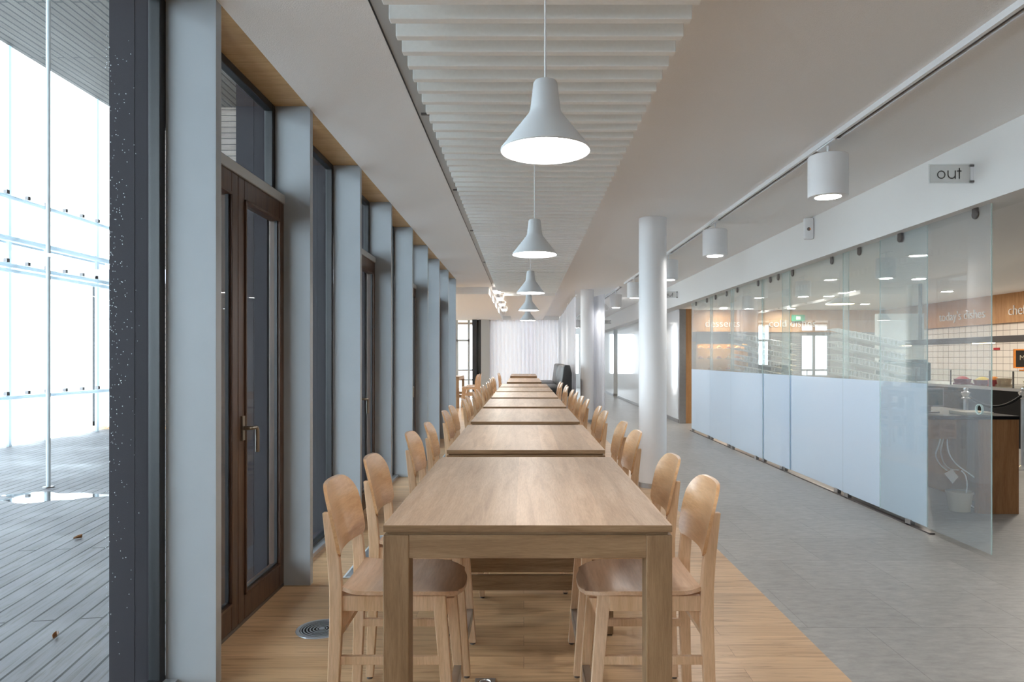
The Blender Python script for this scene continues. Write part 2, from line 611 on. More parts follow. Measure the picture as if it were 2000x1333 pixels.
# ------------------------------------------------------------------ sizes of the room
CEIL = 2.98
YB, YE = -4.0, 33.0            # behind the camera, far end
XF = -1.335                    # room edge of the facade fins
XD = 1.443                     # oak floor meets stone tile
PITCH, Y1 = 1.3055, 2.962      # facade module and the near face of the first fin in view

# ------------------------------------------------------------------ floors and ceilings
struct(box(-9.0, XD, 14.2, YE, -0.2, 0).box(-1.62, XD, YB, 14.2, -0.2, 0).build('floor', M['floor_oak']), 'oak plank floor under the row of tables')
struct(box(XD, 12.2, YB, YE, -0.2, 0).build('floor.001', M['tile']), 'grey stone tile floor of the passage')
box_c = MB().box(XF, 12.2, YB, YE, CEIL, 3.2).box(-9.0, XF, 13.6, YE, CEIL, 3.2)
struct(box_c.build('ceiling', M['plaster']), 'white plaster ceiling')
struct(box(-1.60, XF, YB, 13.6, 3.0, 3.2).build('trim_soffit', M['soffit_wood']), 'oak soffit strip above the window fins')
# lowered panels at the far end
struct(box(-9.0, -0.76, 14.9, 25, 2.83, CEIL).build('ceiling.001', M['plaster']), 'lowered ceiling panel left of the light slot')
struct(box(-0.44, 0.70, 15.3, 25, 2.83, CEIL).build('ceiling.002', M['plaster']), 'lowered ceiling panel right of the light slot')
# recessed strip with a dark joint left of the baffles
g = box(-0.668, -0.535, YB, 15.25, CEIL - 0.002, CEIL + 0.01).build('trim_recess', M['grey_bar'])
struct(g, 'narrow grey service strip beside the ceiling baffles')
bsdf(M['grey_bar']).inputs['Base Color'].default_value = (0.42, 0.42, 0.41, 1)
struct(box(-0.676, -0.668, YB, 15.25, CEIL - 0.004, CEIL + 0.01).build('trim_joint', M['frame_black']), 'dark shadow joint along the plaster edge')
for i, y in enumerate((4.35, 6.3, 8.3, 11.0)):
    t = thing('track_connector', '%s dark metal clip from the front in the ceiling strip beside the baffles' % ORD[i], 'clip', (-0.60, y, CEIL - 0.002), 0, 'clips in the ceiling strip')
    box(-0.05, 0.04, -0.03, -0.012, -0.012, 0).build('bracket', M['dark_steel'], t)
    MB().tube([(0.0, 0.0, -0.006), (0.03, 0.09, -0.012)], 0.008, 8).build('clip', M['steel'], t)

# baffles across the ceiling
bf = None
for k in range(-4, 78):
    y = 2.974 + 0.158 * k
    if bf is None:
        bf = box(-0.58, 0.724, -0.045, 0, -0.10, 0).build('ceiling_baffle', M['felt'], None, 0.004)
        o = bf
    else:
        o = bf.copy()
        C.objects.link(o)
    o.location = (0, y, CEIL - 0.0005)
    tag(o, 'white felt baffle slat in the long row across the ceiling', 'ceiling baffle', 'white baffles across the ceiling')

# ------------------------------------------------------------------ facade on the left
def fin_y(k):
    return Y1 + PITCH * (k - 1)


for k in range(-3, 10):
    y = fin_y(k)
    struct(box(-1.555, XF, y, y + 0.052, 0, 3.0).build('trim_fin', M['fin'], None, 0.002), 'pale blue-grey timber fin of the window wall')
    struct(box(-1.80, -1.605, y, y + 0.06, -0.1, 3.3).box(-1.692, -1.688, y - 0.002, y, -0.1, 3.3).build('trim_fin_outside', M['fin_out'], None, 0.002), 'dark outer fin beyond the glass')


def pane_with_frame(parent, y0, y1, z0, z1, fw=0.045):
    fr = MB()
    fr.box(-1.605, -1.555, y0, y0 + fw, z0, z1).box(-1.605, -1.555, y1 - fw, y1, z0, z1)
    fr.box(-1.605, -1.555, y0 + fw, y1 - fw, z0, z0 + fw).box(-1.605, -1.555, y0 + fw, y1 - fw, z1 - fw, z1)
    fr.build('window_frame', M['frame_black'], parent, 0.003)
    box(-1.585, -1.575, y0 + fw, y1 - fw, z0 + fw, z1 - fw).build('pane', M['glass'], parent)


NW = 0
ND = 0
for k in range(-3, 9):
    y0, y1 = fin_y(k) + 0.052, fin_y(k + 1)
    if k % 2 == 0:
        NW += 1
        t = struct(bpy.data.objects.new('window_%d' % NW, None))
        C.objects.link(t)
        t.location = (0, 0, 0)
        pane_with_frame(t, y0, y1, 0.0, 3.0)
        box(-1.555, -1.50, y0, y1, 0.0, 0.03).build('sill', M['vent_metal'], t, 0.003)
    else:
        ND += 1
        t = struct(bpy.data.objects.new('door_%d' % ND, None))
        C.objects.link(t)
        pane_with_frame(t, y0, y1, 2.44, 3.0)
        box(-1.56, -1.492, y0, y1, 2.385, 2.44).build('transom_bar', M['grey_bar'], t, 0.003)
        box(-1.60, -1.50, y0, y1, 0, 0.02).build('threshold', M['dark_steel'], t)
        ym = y0 + (y1 - y0) * 0.456
        for (a, c, hs) in ((y0, ym - 0.002, 0), (ym + 0.002, y1, 1)):
            sw = 0.078
            lf = MB()
            lf.box(-1.565, -1.50, a, a + sw, 0.02, 2.385).box(-1.565, -1.50, c - sw, c, 0.02, 2.385)
            lf.box(-1.565, -1.50, a + sw, c - sw, 0.02, 0.15).box(-1.565, -1.50, a + sw, c - sw, 2.275, 2.385)
            leaf = lf.build('door_leaf', M['door_wood'], t, 0.004)
            be = MB()
            for (p, q, r, s) in ((a + sw, a + sw + 0.014, 0.15, 2.275), (c - sw - 0.014, c - sw, 0.15, 2.275)):
                be.box(-1.555, -1.49, p, q, r, s)
            be.box(-1.555, -1.49, a + sw, c - sw, 0.15, 0.164).box(-1.555, -1.49, a + sw, c - sw, 2.261, 2.275)
            be.build('glazing_bead', M['door_wood'], leaf, 0.003)
            box(-1.518, -1.510, a + sw, c - sw, 0.15, 2.275).build('pane', M['glass'], leaf)
            MB().box(-1.522, -1.506, a + sw + 0.012, a + sw + 0.026, 0.15, 2.275).box(-1.522, -1.506, c - sw - 0.026, c - sw - 0.012, 0.15, 2.275).box(-1.522, -1.506, a + sw, c - sw, 0.162, 0.176).build('gasket', M['frame_black'], leaf)
            if hs:
                hy = a + 0.042
                h = box(-1.50, -1.488, hy - 0.017, hy + 0.017, 0.985, 1.115)
                h.tube([(-1.49, hy, 1.05), (-1.455, hy, 1.05), (-1.445, hy + 0.012, 1.05), (-1.442, hy + 0.05, 1.05), (-1.442, hy + 0.062, 1.042), (-1.442, hy + 0.066, 1.02), (-1.442, hy + 0.066, 0.915)], 0.0105, 12)
                hd = h.build('handle', M['bronze'], leaf, 0, True)
                hd['label'] = 'bronze lever handle'

# round floor vents by the doors and long grilles by the windows
i = 0
vp = None
for k in (1, 3, 5, 7):
    y = fin_y(k) + 0.62
    if vp is None:
        vp = thing('floor_vent', '', 'floor vent', (-1.06, y, 0), 0, 'round floor vents')
        ring = MB().lathe([(0.112, 0.001), (0.112, 0.0045), (0.13, 0.004), (0.132, 0.0005)], n=56)
        ring.build('rim', M['vent_metal'], vp, 0, True)
        MB().lathe([(0, 0.0015), (0.113, 0.0015)], n=48).build('well', M['void'], vp)
        s = MB()
        for r in (0.026, 0.043, 0.059, 0.075, 0.091, 0.105):
            s.lathe([(r - 0.003, 0.0016), (r - 0.003, 0.004), (r + 0.003, 0.004), (r + 0.003, 0.0016)], n=48)
        s.lathe([(0, 0.004), (0.016, 0.004), (0.016, 0.0016)], n=32)
        s.build('slats', M['vent_metal'], vp, 0, True)
        freeze(vp)
        o = vp
    else:
        o = dup(vp, (-1.06, y, 0))
    o['label'] = 'round metal floor vent in the oak floor, %s from the front' % ORD[i]
    i += 1
gp = None
for i, k in enumerate((2, 4, 6, 8)):
    y = fin_y(k) + 0.14
    if gp is None:
        gp = thing('floor_grille', '', 'floor grille', (-1.17, y, 0), 0, 'long floor grilles')
        box(0, 0.20, 0, 1.05, 0.0004, 0.0012).build('well', M['grey_panel'], gp)
        MB().box(0, 0.012, 0, 1.05, 0, 0.006).box(0.188, 0.20, 0, 1.05, 0, 0.006).box(0.012, 0.188, 0, 0.012, 0, 0.006).box(0.012, 0.188, 1.038, 1.05, 0, 0.006).build('rim', M['pale_metal'], gp)
        s = MB()
        for q in range(60):
            s.box(0.012, 0.188, 0.02 + q * 0.017, 0.03 + q * 0.017, 0.001, 0.005)
        s.build('slats', M['vent_metal'], gp)
        freeze(gp)
        o = gp
    else:
        o = dup(gp, (-1.17, y, 0))
    o['label'] = 'long metal floor grille before the full-height glass, %s from the front' % ORD[i]

# ------------------------------------------------------------------ outside: deck, canopy, screen, clad wall
XS = -8.6
struct(box(-8.75, -1.625, -12, 14.2, -0.25, -0.05).build('floor.002', M['deck']), 'wet grey timber deck outside')
struct(box(-8.6, -1.86, -12, 14.2, 6.65, 6.9).build('ceiling.003', M['canopy']), 'slatted timber canopy above the deck')
struct(box(-8.6, -1.62, 14.2, 14.4, 0.0, 6.65).build('wall_outside', M['cladding']), 'timber-clad end wall beyond the deck')
struct(box(-1.86, -1.60, -12, 14.2, 3.2, 6.65).build('wall_left', M['cladding']), 'clad wall above the window front')
sc = thing('glazed_screen', 'tall glazed steel screen closing the far side of the wet deck', 'glazed screen', (XS, 0, -0.05))
for i in range(-3, 6):
    for dy in (0.0, 0.9):
        y = 2.0 + 2.35 * i + dy
        if y > 14.1 or y < -6:
            continue
        MB().box(-0.025, 0.025, y - 0.03, y + 0.03, 0, 6.7).build('post', M['screen_metal'], sc)
for z in (0.82, 2.93, 3.02, 3.46, 4.15):
    MB().tube([(0.09, -7, z), (0.09, 14.1, z)], 0.035 if z != 3.46 else 0.05, 8).build('rail', M['screen_metal'], sc)
box(-0.5, -0.05, -7, 14.1, 3.40, 3.44).build('walkway', M['pale_metal'], sc)
box(-0.008, 0.008, -12, 14.1, 0.02, 6.68).build('pane', M['screen_glass'], sc)
cl = MB()
for z in (0.86, 3.06, 4.19):
    for q in range(36):
        cl.box(0.06, 0.12, -3.2 + q * 0.48, -3.14 + q * 0.48, z, z + 0.06)
cl.build('clamps', M['dark_steel'], sc)
t = thing('steel_rod', 'thin pale steel rod rising from the wet deck to the canopy', 'rod', (-5.42, 7.78, -0.05))
MB().tube([(0, 0, 0), (0, 0, 6.7)], 0.022, 12).build('rod', M['pale_metal'], t, 0, True)
MB().lathe([(0, 0.012), (0.055, 0.012), (0.06, 0)], n=24).build('foot', M['dark_steel'], t)
pd = MB()
pts = []
for q in range(40):
    a = 2 * PI * q / 40
    r = 1 + 0.22 * math.sin(3 * a + 0.6) + 0.13 * math.sin(7 * a)
    pts.append((-5.05 + 0.50 * r * math.cos(a), 7.25 + 0.26 * r * math.sin(a)))
pd.prism(pts, 'z', -0.05, -0.0485)
tag(pd.build('puddle', M['water']), 'shallow rain puddle shining on the deck at the foot of the rod', 'puddle')
for i, (px, py, lab) in enumerate(((152, 1053, 'brown curled fallen leaf lying alone on the wet deck'), (108, 1248, 'small dark fallen leaf on the near deck boards'))):
    d = 1333 * 1.47 / (py - 701)
    x = (px - 1023) * d / 1333
    lf = MB().grid(6, 4, lambda u, v: ((u - 0.5) * (0.06 if i == 0 else 0.035), (v - 0.5) * (0.04 if i == 0 else 0.025) * math.sin(PI * (0.08 + 0.84 * u)), 0.008 + 0.02 * abs(v - 0.5) * 2 * (0.4 + u)), 0.002).build('fallen_leaf', M['leaf_brown'], None, 0, True)
    lf.location = (x, d, -0.052)
    lf.rotation_euler = (0, 0, 0.7 + i)
    tag(lf, lab, 'leaf', 'fallen leaves on the deck')

rr_ = random.Random(3)
rd = MB()
for q in range(620):
    y = 2.585 + min(0.33, abs(rr_.gauss(0, 0.085)))
    z = rr_.uniform(0.25, 2.7)
    if rr_.random() > 0.25 + 0.75 * math.exp(-((z - 1.75) / 0.6) ** 2):
        continue
    r = rr_.uniform(0.0008, 0.0021)
    top = rd.b.verts.new((-1.5865 - r * 0.7, y, z))
    ring = [rd.b.verts.new((-1.5852, y + r * math.cos(PI * k / 4), z + r * 1.15 * math.sin(PI * k / 4))) for k in range(8)]
    for k in range(8):
        rd.b.faces.new((top, ring[k], ring[(k + 1) % 8]))
    rd.b.faces.new(ring)
tag(rd.build('raindrops', M['drop'], None, 0, True), 'fine raindrops on the outside of the nearest window pane', 'raindrops', None, 'stuff')

# ------------------------------------------------------------------ round columns
def column(y, label):
    t = thing('round_column', label, 'column', (1.435, y, 0))
    MB().lathe([(0.152, 0.05), (0.152, CEIL)], n=64).build('shaft', M['white_enamel'], t, 0, True)
    MB().lathe([(0.153, 0.0), (0.158, 0.0), (0.158, 0.05), (0.152, 0.052)], n=64).build('plinth', M['steel'], t, 0, True)


column(7.6, 'white round column between the near stools and the tiled passage')
column(15.45, 'farther white round column beside the white curtain')

# ------------------------------------------------------------------ bulkhead, glass wall and the wall beyond on the right
BZ = 2.51                      # underside of the bulkhead


def bx(y):                     # the bulkhead bends slightly inwards with distance
    return 3.19 if y < 6 else 3.19 - 0.0042 * (y - 6)


mb = MB()
ys = [YB, 6, 10, 14, 18, 24, YE]
for a, c in zip(ys, ys[1:]):
    mb.prism([(bx(a), a), (3.46, a), (3.46, c), (bx(c), c)], 'z', BZ, CEIL)
struct(mb.build('wall_right', M['paint']), 'white bulkhead above the glass wall')

PAN = [  # x plane, y near, y far, frosted
    (3.278, 4.78, 6.28, False), (3.294, 5.57, 7.04, True), (3.310, 6.95, 8.74, True), (3.294, 8.45, 9.45, True),
    (3.278, 9.36, 10.8, True), (3.294, 10.7, 12.05, True), (3.310, 11.95, 13.45, True)]
FZ = 1.215
for i, (x, a, c, fr) in enumerate(PAN):
    if fr:
        lab = 'sliding glass panel with a frosted lower half, %s beyond the clear end panel' % ORD[i - 1]
    else:
        lab = 'clear sliding glass end panel with a round finger hole, nearest in the glass wall'
    t = thing('sliding_glass_door', lab, 'glass panel', (x, a, 0), 0, 'sliding glass panels')
    L = c - a
    top = BZ + 0.02
    if fr:
        box(-0.004, 0.004, 0.003, L - 0.003, FZ, top).build('pane', M['glass_green'], t)
        box(-0.004, 0.004, 0.003, L - 0.003, 0.045, FZ).build('frosted_film', M['frost'], t)
    else:
        # pane with a finger hole near the leading edge
        hz, hy, hr = 1.055, 0.13, 0.035
        pm = MB()
        n = 32
        for sx in (-0.004, 0.004):
            c_in = [pm.b.verts.new((sx, hy + hr * math.cos(2 * PI * q / n), hz + hr * math.sin(2 * PI * q / n))) for q in range(n)]
            c_out = []
            for q in range(n):
                ca, sa = math.cos(2 * PI * q / n), math.sin(2 * PI * q / n)
                k = 0.1 / max(abs(ca), abs(sa))
                c_out.append(pm.b.verts.new((sx, hy + ca * k, hz + sa * k)))
            for q in range(n):
                pm.b.faces.new((c_in[q], c_in[(q + 1) % n], c_out[(q + 1) % n], c_out[q]))
            for (p, q, r, s) in ((0.003, hy - 0.1, hz - 0.1, hz + 0.1), (hy + 0.1, L, hz - 0.1, hz + 0.1), (0.003, L, 0.045, hz - 0.1), (0.003, L, hz + 0.1, top)):
                vs = [pm.b.verts.new(v) for v in ((sx, p, r), (sx, q, r), (sx, q, s), (sx, p, s))]
                pm.b.faces.new(vs)
        pm.build('pane', M['glass_clear'], t)
        rm = MB()
        rg = [(hr - 0.004, -0.007), (hr + 0.003, -0.007), (hr + 0.003, 0.007), (hr - 0.004, 0.007)]
        rings = [[rm.b.verts.new((h, hy + r * math.cos(2 * PI * q / n), hz + r * math.sin(2 * PI * q / n))) for q in range(n)] for r, h in rg]
        for A, B in zip(rings, rings[1:] + rings[:1]):
            for q in range(n):
                rm.b.faces.new((A[q], A[(q + 1) % n], B[(q + 1) % n], B[q]))
        rm.build('finger_ring', M['glass_edge'], t, 0, True)
    MB().box(-0.004, 0.004, 0, 0.003, 0.045, top).box(-0.004, 0.004, L - 0.003, L, 0.045, top).build('edge', M['glass_edge'], t)
    for yy in ((0.16, L - 0.35) if i % 2 == 0 and x < 3.28 else (0.36, L - 0.36)):
        h = MB()
        h.lathe([(0.0, 0.012), (0.032, 0.012), (0.036, 0.006), (0.036, 0.0)], n=20)
        for v in h.b.verts:
            v.co = Vector((-0.005 - v.co.z, yy + v.co.x, BZ - 0.045 + v.co.y))
        h.box(-0.016, -0.006, yy - 0.03, yy + 0.03, BZ - 0.045, BZ)
        h.build('hanger', M['dark_steel'], t, 0, True)
    if fr:
        for yy in (0.25, L - 0.1):
            box(-0.02, 0.02, yy - 0.04, yy + 0.04, 0, 0.05).build('floor_guide', M['steel'], t)
struct(box(3.274, 3.314, 5.5, 13.45, 0.0, 0.012).build('trim_track', M['dark_steel']), 'floor track under the sliding glass panels')  # dark strip painted in for the shaded gap below the panes

# white wall beyond with its steel and wood end
struct(box(3.42, 3.70, 15.1, 24.9, 0.08, BZ + 0.01).build('wall_right.001', M['white_glass']), 'glossy white wall beyond the glass panels')
struct(box(3.41, 3.71, 15.1, 24.9, 0, 0.08).build('baseboard_right', M['steel']), 'steel skirting of the white wall')
struct(box(3.415, 3.555, 14.97, 15.1, 0, BZ).build('trim_jamb', M['steel']), 'brushed steel end of the white wall')
struct(box(3.555, 3.70, 14.98, 15.1, 0, BZ).build('trim_jamb.001', M['orange_wood']), 'orange-brown wood end of the white wall')
struct(box(3.42, 3.60, 26.0, YE, 0.08, BZ + 0.01).build('wall_right.002', M['white_glass']), 'farthest glossy white wall')
struct(box(3.41, 3.61, 26.0, YE, 0, 0.08).build('baseboard_right.001', M['steel']), 'steel skirting of the farthest white wall')
struct(box(3.72, 5.2, 24.9, 25.0, 0, BZ).box(3.72, 5.2, 26.0, 26.1, 0, BZ).box(5.2, 5.3, 24.9, 26.1, 0, BZ).build('wall_alcove', M['interior_amber']), 'amber lined alcove behind the white wall')
sh = thing('alcove_shelf', 'tall shelf unit glimpsed in the amber alcove opening', 'shelf', (4.1, 25.45, 0))
for z in (0.3, 0.75, 1.2, 1.65):
    box(-0.5, 0.5, -0.15, 0.3, z, z + 0.03).build('shelf', M['cream'], sh)
for x in (-0.5, 0.48):
    box(x, x + 0.02, -0.15, 0.3, 0, 1.95).build('upright', M['cream'], sh)
tv = thing('wall_screen', 'small blue lit screen in the alcove opening', 'screen', (3.78, 25.0, 1.6))
box(-0.02, 0.02, 0.05, 0.7, 0, 0.45).build('case', M['black'], tv)
box(-0.026, -0.02, 0.07, 0.68, 0.02, 0.43).build('display', M['blue_screen'], tv)

# signs on the bulkhead
def letter_out(parent, x0, z0, h, m, y):
    """the word out, drawn as even strokes: ring, cup and crossed stem"""
    wd = h * 0.115
    R = h * 0.5

    def arc(mb, cx, cz, a0, a1, n=28):
        pr = []
        for q in range(n + 1):
            a = a0 + (a1 - a0) * q / n
            pr.append(((cx + R * math.cos(a), cz + R * math.sin(a)), (cx + (R - wd) * math.cos(a), cz + (R - wd) * math.sin(a))))
        for (o0, i0), (o1, i1) in zip(pr, pr[1:]):
            mb.prism([o0, o1, i1, i0], 'y', y - 0.002, y)
    mb = MB()
    arc(mb, x0 + R, z0 + R, 0, 2 * PI)
    mb.build('letter', m, parent)
    mb = MB()
    ux = x0 + 2 * R + h * 0.32
    arc(mb, ux + R * 0.9, z0 + R, PI, 2 * PI)
    mb.box(ux - R * 0.1, ux - R * 0.1 + wd, y - 0.002, y, z0 + R, z0 + h)
    mb.box(ux + R * 1.9 - wd, ux + R * 1.9, y - 0.002, y, z0, z0 + h)
    mb.build('letter', m, parent)
    mb = MB()
    tx = ux + 2 * R + h * 0.34
    mb.box(tx, tx + wd, y - 0.002, y, z0, z0 + h * 1.32)
    mb.box(tx - h * 0.22, tx + h * 0.30, y - 0.002, y, z0 + h - wd, z0 + h)
    mb.build('letter', m, parent)


def blade_sign(y, label, word=True):
    xb = bx(y)
    t = thing('blade_sign', label, 'sign', (xb, y, 2.665))
    box(-0.31, -0.026, -0.004, 0.004, 0.005, 0.130).build('plate', M['acrylic'], t)
    MB().box(-0.318, -0.31, -0.004, 0.004, -0.003, 0.138).box(-0.31, 0.0, -0.004, 0.004, -0.003, 0.004).box(-0.31, 0.0, -0.004, 0.004, 0.131, 0.138).build('border', M['acrylic_clear'], t)
    box(-0.026, -0.002, -0.003, 0.003, 0.02, 0.115).build('strip', M['white_enamel'], t)
    box(-0.028, 0, -0.008, 0.008, 0.004, 0.018).build('clamp', M['dark_steel'], t)
    box(-0.028, 0, -0.008, 0.008, 0.117, 0.131).build('clamp', M['dark_steel'], t)
    if word:
        letter_out(t, -0.262, 0.030, 0.058, M['letter_black'], -0.005)
    else:
        for (a, c, z) in ((-0.25, -0.08, 0.075), (-0.22, -0.12, 0.045)):
            box(a, c, -0.006, -0.004, z, z + 0.006).build('text_line', M['letter_black'], t)


blade_sign(4.84, 'clear blade sign reading out, nearest on the white bulkhead')
blade_sign(14.0, 'second blade sign reading out, half hidden behind the near column')
blade_sign(24.4, 'farthest small blade sign on the bulkhead beyond the columns', False)
t = thing('wall_sensor', 'small white wall sensor with a red dot high on the bulkhead', 'sensor', (3.18, 7.5, 2.73))
box(-0.105, 0, -0.03, 0.03, 0, 0.235).build('case', M['white_enamel'], t, 0.02, True)
l = MB().lathe([(0, 0.004), (0.016, 0.003), (0.02, 0)], n=20)
for v in l.b.verts:
    v.co = Vector((v.co.x - 0.06, -0.030 - v.co.z, 0.11 + v.co.y))
l.build('lens', M['dark_steel'], t)
box(-0.052, -0.042, -0.037, -0.030, 0.102, 0.118).build('red_light', M['orange'], t)

# ------------------------------------------------------------------ light track and its cylinder lamps
def tx(y):
    return 2.165 - 0.0085 * (y - 5)


def track(y0, y1, label):
    t = thing('light_track', label, 'light track', (0, 0, 0))
    a, c = tx(y0), tx(y1)
    mb = MB()
    for (u, v, z0, z1) in ((-0.035, -0.012, 2.945, CEIL), (0.022, 0.035, 2.945, CEIL), (-0.012, 0.022, 2.965, CEIL)):
        mb.prism([(a + u, y0), (a + v, y0), (c + v, y1), (c + u, y1)], 'z', z0, z1)
    mb.build('rail', M['white_enamel'], t)
    mb = MB()
    mb.prism([(a - 0.011, y0), (a + 0.021, y0), (c + 0.021, y1), (c - 0.011, y1)], 'z', 2.960, 2.964)
    mb.build('groove', M['dark_steel'], t)


track(0.2, 14.0, 'long white light track on the ceiling over the passage')
track(14.7, 30.0, 'farther white light track continuing over the passage')
LP = None


def can_light(y, label, x=None, grp='white cylinder lamps on the light track'):
    global LP
    x = tx(y) if x is None else x
    if LP is None:
        t = thing('cylinder_lamp', label, 'lamp', (x, y, 2.57), 0, grp)
        MB().lathe([(0.0, 0.292), (0.130, 0.292), (0.135, 0.287), (0.135, 0.003), (0.132, 0.0), (0.088, 0.0), (0.083, 0.03)], n=56).build('housing', M['white_enamel'], t, 0, True)
        MB().lathe([(0, 0.008), (0.084, 0.008)], n=40).build('light_disc', M['track_glow'], t)
        MB().tube([(0, 0, 0.29), (0, 0, 0.385)], 0.009, 12).build('stem', M['white_enamel'], t, 0, True)
        box(-0.024, 0.024, -0.14, 0.14, 0.366, 0.376).build('adapter', M['white_enamel'], t, 0.003)
        LP = t
        freeze(t)
    else:
        t = dup(LP, (x, y, 2.57), 0, label, grp)
    return t


for i, y in enumerate((4.86, 7.65, 10.0, 12.95, 15.4, 18.9, 2.2, -0.5, 22.0, 25.5, 29.0)):  # last five are added out of view to brighten the room
    can_light(y, ('%s white cylinder lamp from the front under the passage light track' % ORD[i]) if i < 6 else ['white cylinder lamp on the near end of the track, above the top of the view', 'white cylinder lamp on the track behind the viewer', 'first white cylinder lamp of the farthest passage past the side curtain', 'second white cylinder lamp of the farthest passage past the side curtain', 'third white cylinder lamp of the farthest passage past the side curtain'][i - 6])
sp = thing('spotlight', 'white tilted spotlight aimed at the bulkhead on the farther light track', 'spotlight', (tx(17.4), 17.4, 2.57))
m_ = MB().lathe([(0, 0.20), (0.06, 0.20), (0.065, 0.19), (0.065, 0.0), (0.05, 0.01), (0, 0.01)], n=32)
R_ = Matrix.Rotation(math.radians(-48), 4, 'Y') @ Matrix.Rotation(math.radians(18), 4, 'X')
for v in m_.b.verts:
    v.co = R_ @ (v.co - Vector((0, 0, 0.1))) + Vector((0.0, 0, 0.17))
m_.build('housing', M['white_enamel'], sp, 0, True)
m_ = MB().lathe([(0, -0.001), (0.052, -0.001)], n=24)
for v in m_.b.verts:
    v.co = R_ @ (v.co - Vector((0, 0, 0.1))) + Vector((0.0, 0, 0.17))
m_.build('light_disc', M['track_glow'], sp)
MB().tube([(0, 0, 0.22), (0, 0, 0.38)], 0.009, 10).build('stem', M['white_enamel'], sp)

# spotlights in the slot of the lowered ceiling
SL = None
for i, y in enumerate((15.2, 17.0, 18.8, 20.8)):
    if SL is None:
        SL = thing('slot_light', '', 'lamp', (-0.6, y, 2.86), 0, 'lamps in the ceiling slot')
        box(-0.09, 0.09, -0.3, 0.3, 0.05, 0.12).build('housing', M['white_enamel'], SL, 0.006)
        box(-0.07, 0.07, -0.28, 0.28, 0.035, 0.05).build('light_strip', M['slot_glow'], SL)
        MB().tube([(0, 0.36, 0.1), (0.02, 0.42, -0.03)], 0.03, 14).build('swivel_head', M['dark_steel'], SL, 0, True)
        freeze(SL)
        o = SL
    else:
        o = dup(SL, (-0.6, y, 2.86))
    o['label'] = 'bright lamp in the far ceiling slot, %s from the front' % ORD[i]

# ------------------------------------------------------------------ pendant lamps
PP = None
for i, y in enumerate((2.275, 4.54, 7.2, 9.8, 12.35, 0.0, -2.3)):  # last two are added unseen behind the camera for more light
    if PP is None:
        PP = thing('pendant_lamp', '', 'pendant lamp', (0.072, y, 2.11), 0, 'white cone pendants over the tables')
        prof = [(0.0, 0.236), (0.030, 0.236), (0.036, 0.234), (0.040, 0.228), (0.0505, 0.140), (0.055, 0.128), (0.062, 0.118), (0.149, 0.008), (0.150, 0.004), (0.148, 0.0), (0.145, 0.002), (0.143, 0.006), (0.120, 0.036)]
        MB().lathe(prof, n=72).build('lamp_shade', M['lamp_enamel'], PP, 0, True)
        MB().lathe([(0, 0.012), (0.1405, 0.009)], n=64).build('diffuser', M['lamp_glow'], PP)
        MB().tube([(0, 0, 0.234), (0, 0, CEIL - 2.11)], 0.0035, 10).build('cord', M['cord_white'], PP, 0, True)
        freeze(PP)
        o = PP
    else:
        o = dup(PP, (0.072, y, 2.11))
    o['label'] = ('white cone pendant lamp over the tables, %s from the front' % ORD[i]) if i < 5 else ['white cone pendant lamp just behind the viewer', 'white cone pendant lamp well behind the viewer'][i - 5]

# ------------------------------------------------------------------ oak tables
TW, TL = 0.894, 1.465


def table(loc, label, W=TW, L=TL):
    t = thing('bar_table', label, 'table', loc, 0, 'oak bar tables in a row')
    h, l = W / 2, L / 2
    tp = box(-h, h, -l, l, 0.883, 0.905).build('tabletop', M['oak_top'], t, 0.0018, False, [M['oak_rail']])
    for f in tp.data.polygons:                          # end faces darkened: shade of the unlit front painted in
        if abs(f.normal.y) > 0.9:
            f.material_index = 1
    box(-h + 0.012, h - 0.012, -l + 0.012, l - 0.012, 0.874, 0.883).build('shadow_gap', M['oak_rail'], t)
    for sx in (-1, 1):
        for sy in (-1, 1):
            x0, y0 = sx * (h - 0.04), sy * (l - 0.04)
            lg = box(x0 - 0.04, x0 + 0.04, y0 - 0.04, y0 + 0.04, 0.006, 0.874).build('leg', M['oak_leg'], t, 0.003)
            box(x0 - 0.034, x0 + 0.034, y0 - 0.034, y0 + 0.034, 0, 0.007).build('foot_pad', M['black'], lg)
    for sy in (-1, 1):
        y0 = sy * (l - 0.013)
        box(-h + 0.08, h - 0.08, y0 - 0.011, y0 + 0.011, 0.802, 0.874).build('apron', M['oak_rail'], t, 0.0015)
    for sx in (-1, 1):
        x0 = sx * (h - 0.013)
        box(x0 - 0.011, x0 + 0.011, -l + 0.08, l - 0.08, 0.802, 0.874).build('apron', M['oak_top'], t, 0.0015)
    for (z0, z1) in ((0.223, 0.302), (0.316, 0.395)):
        box(-h + 0.08, h - 0.08, l - 0.052, l - 0.030, z0, z1).build('end_board', M['oak_rail'], t, 0.002)
    return t


TB0, TP = 2.108, 1.737
T0 = table((0.012, TB0 + TL / 2, 0), 'oak bar table nearest the camera, head of the long row')
freeze(T0)
for i in range(1, 7):
    dup(T0, (0.012, TB0 + TL / 2 + TP * i, 0), 0, '%s oak bar table from the front in the long row' % ORD[i].capitalize())
table((0.010, 15.1 + 1.45, 0), 'narrow oak table just beyond the row, before the dark banquettes', 0.77, 2.9)
table((-0.005, 20.3 + 1.45, 0), 'farthest narrow oak table against the white curtain', 0.80, 2.9)

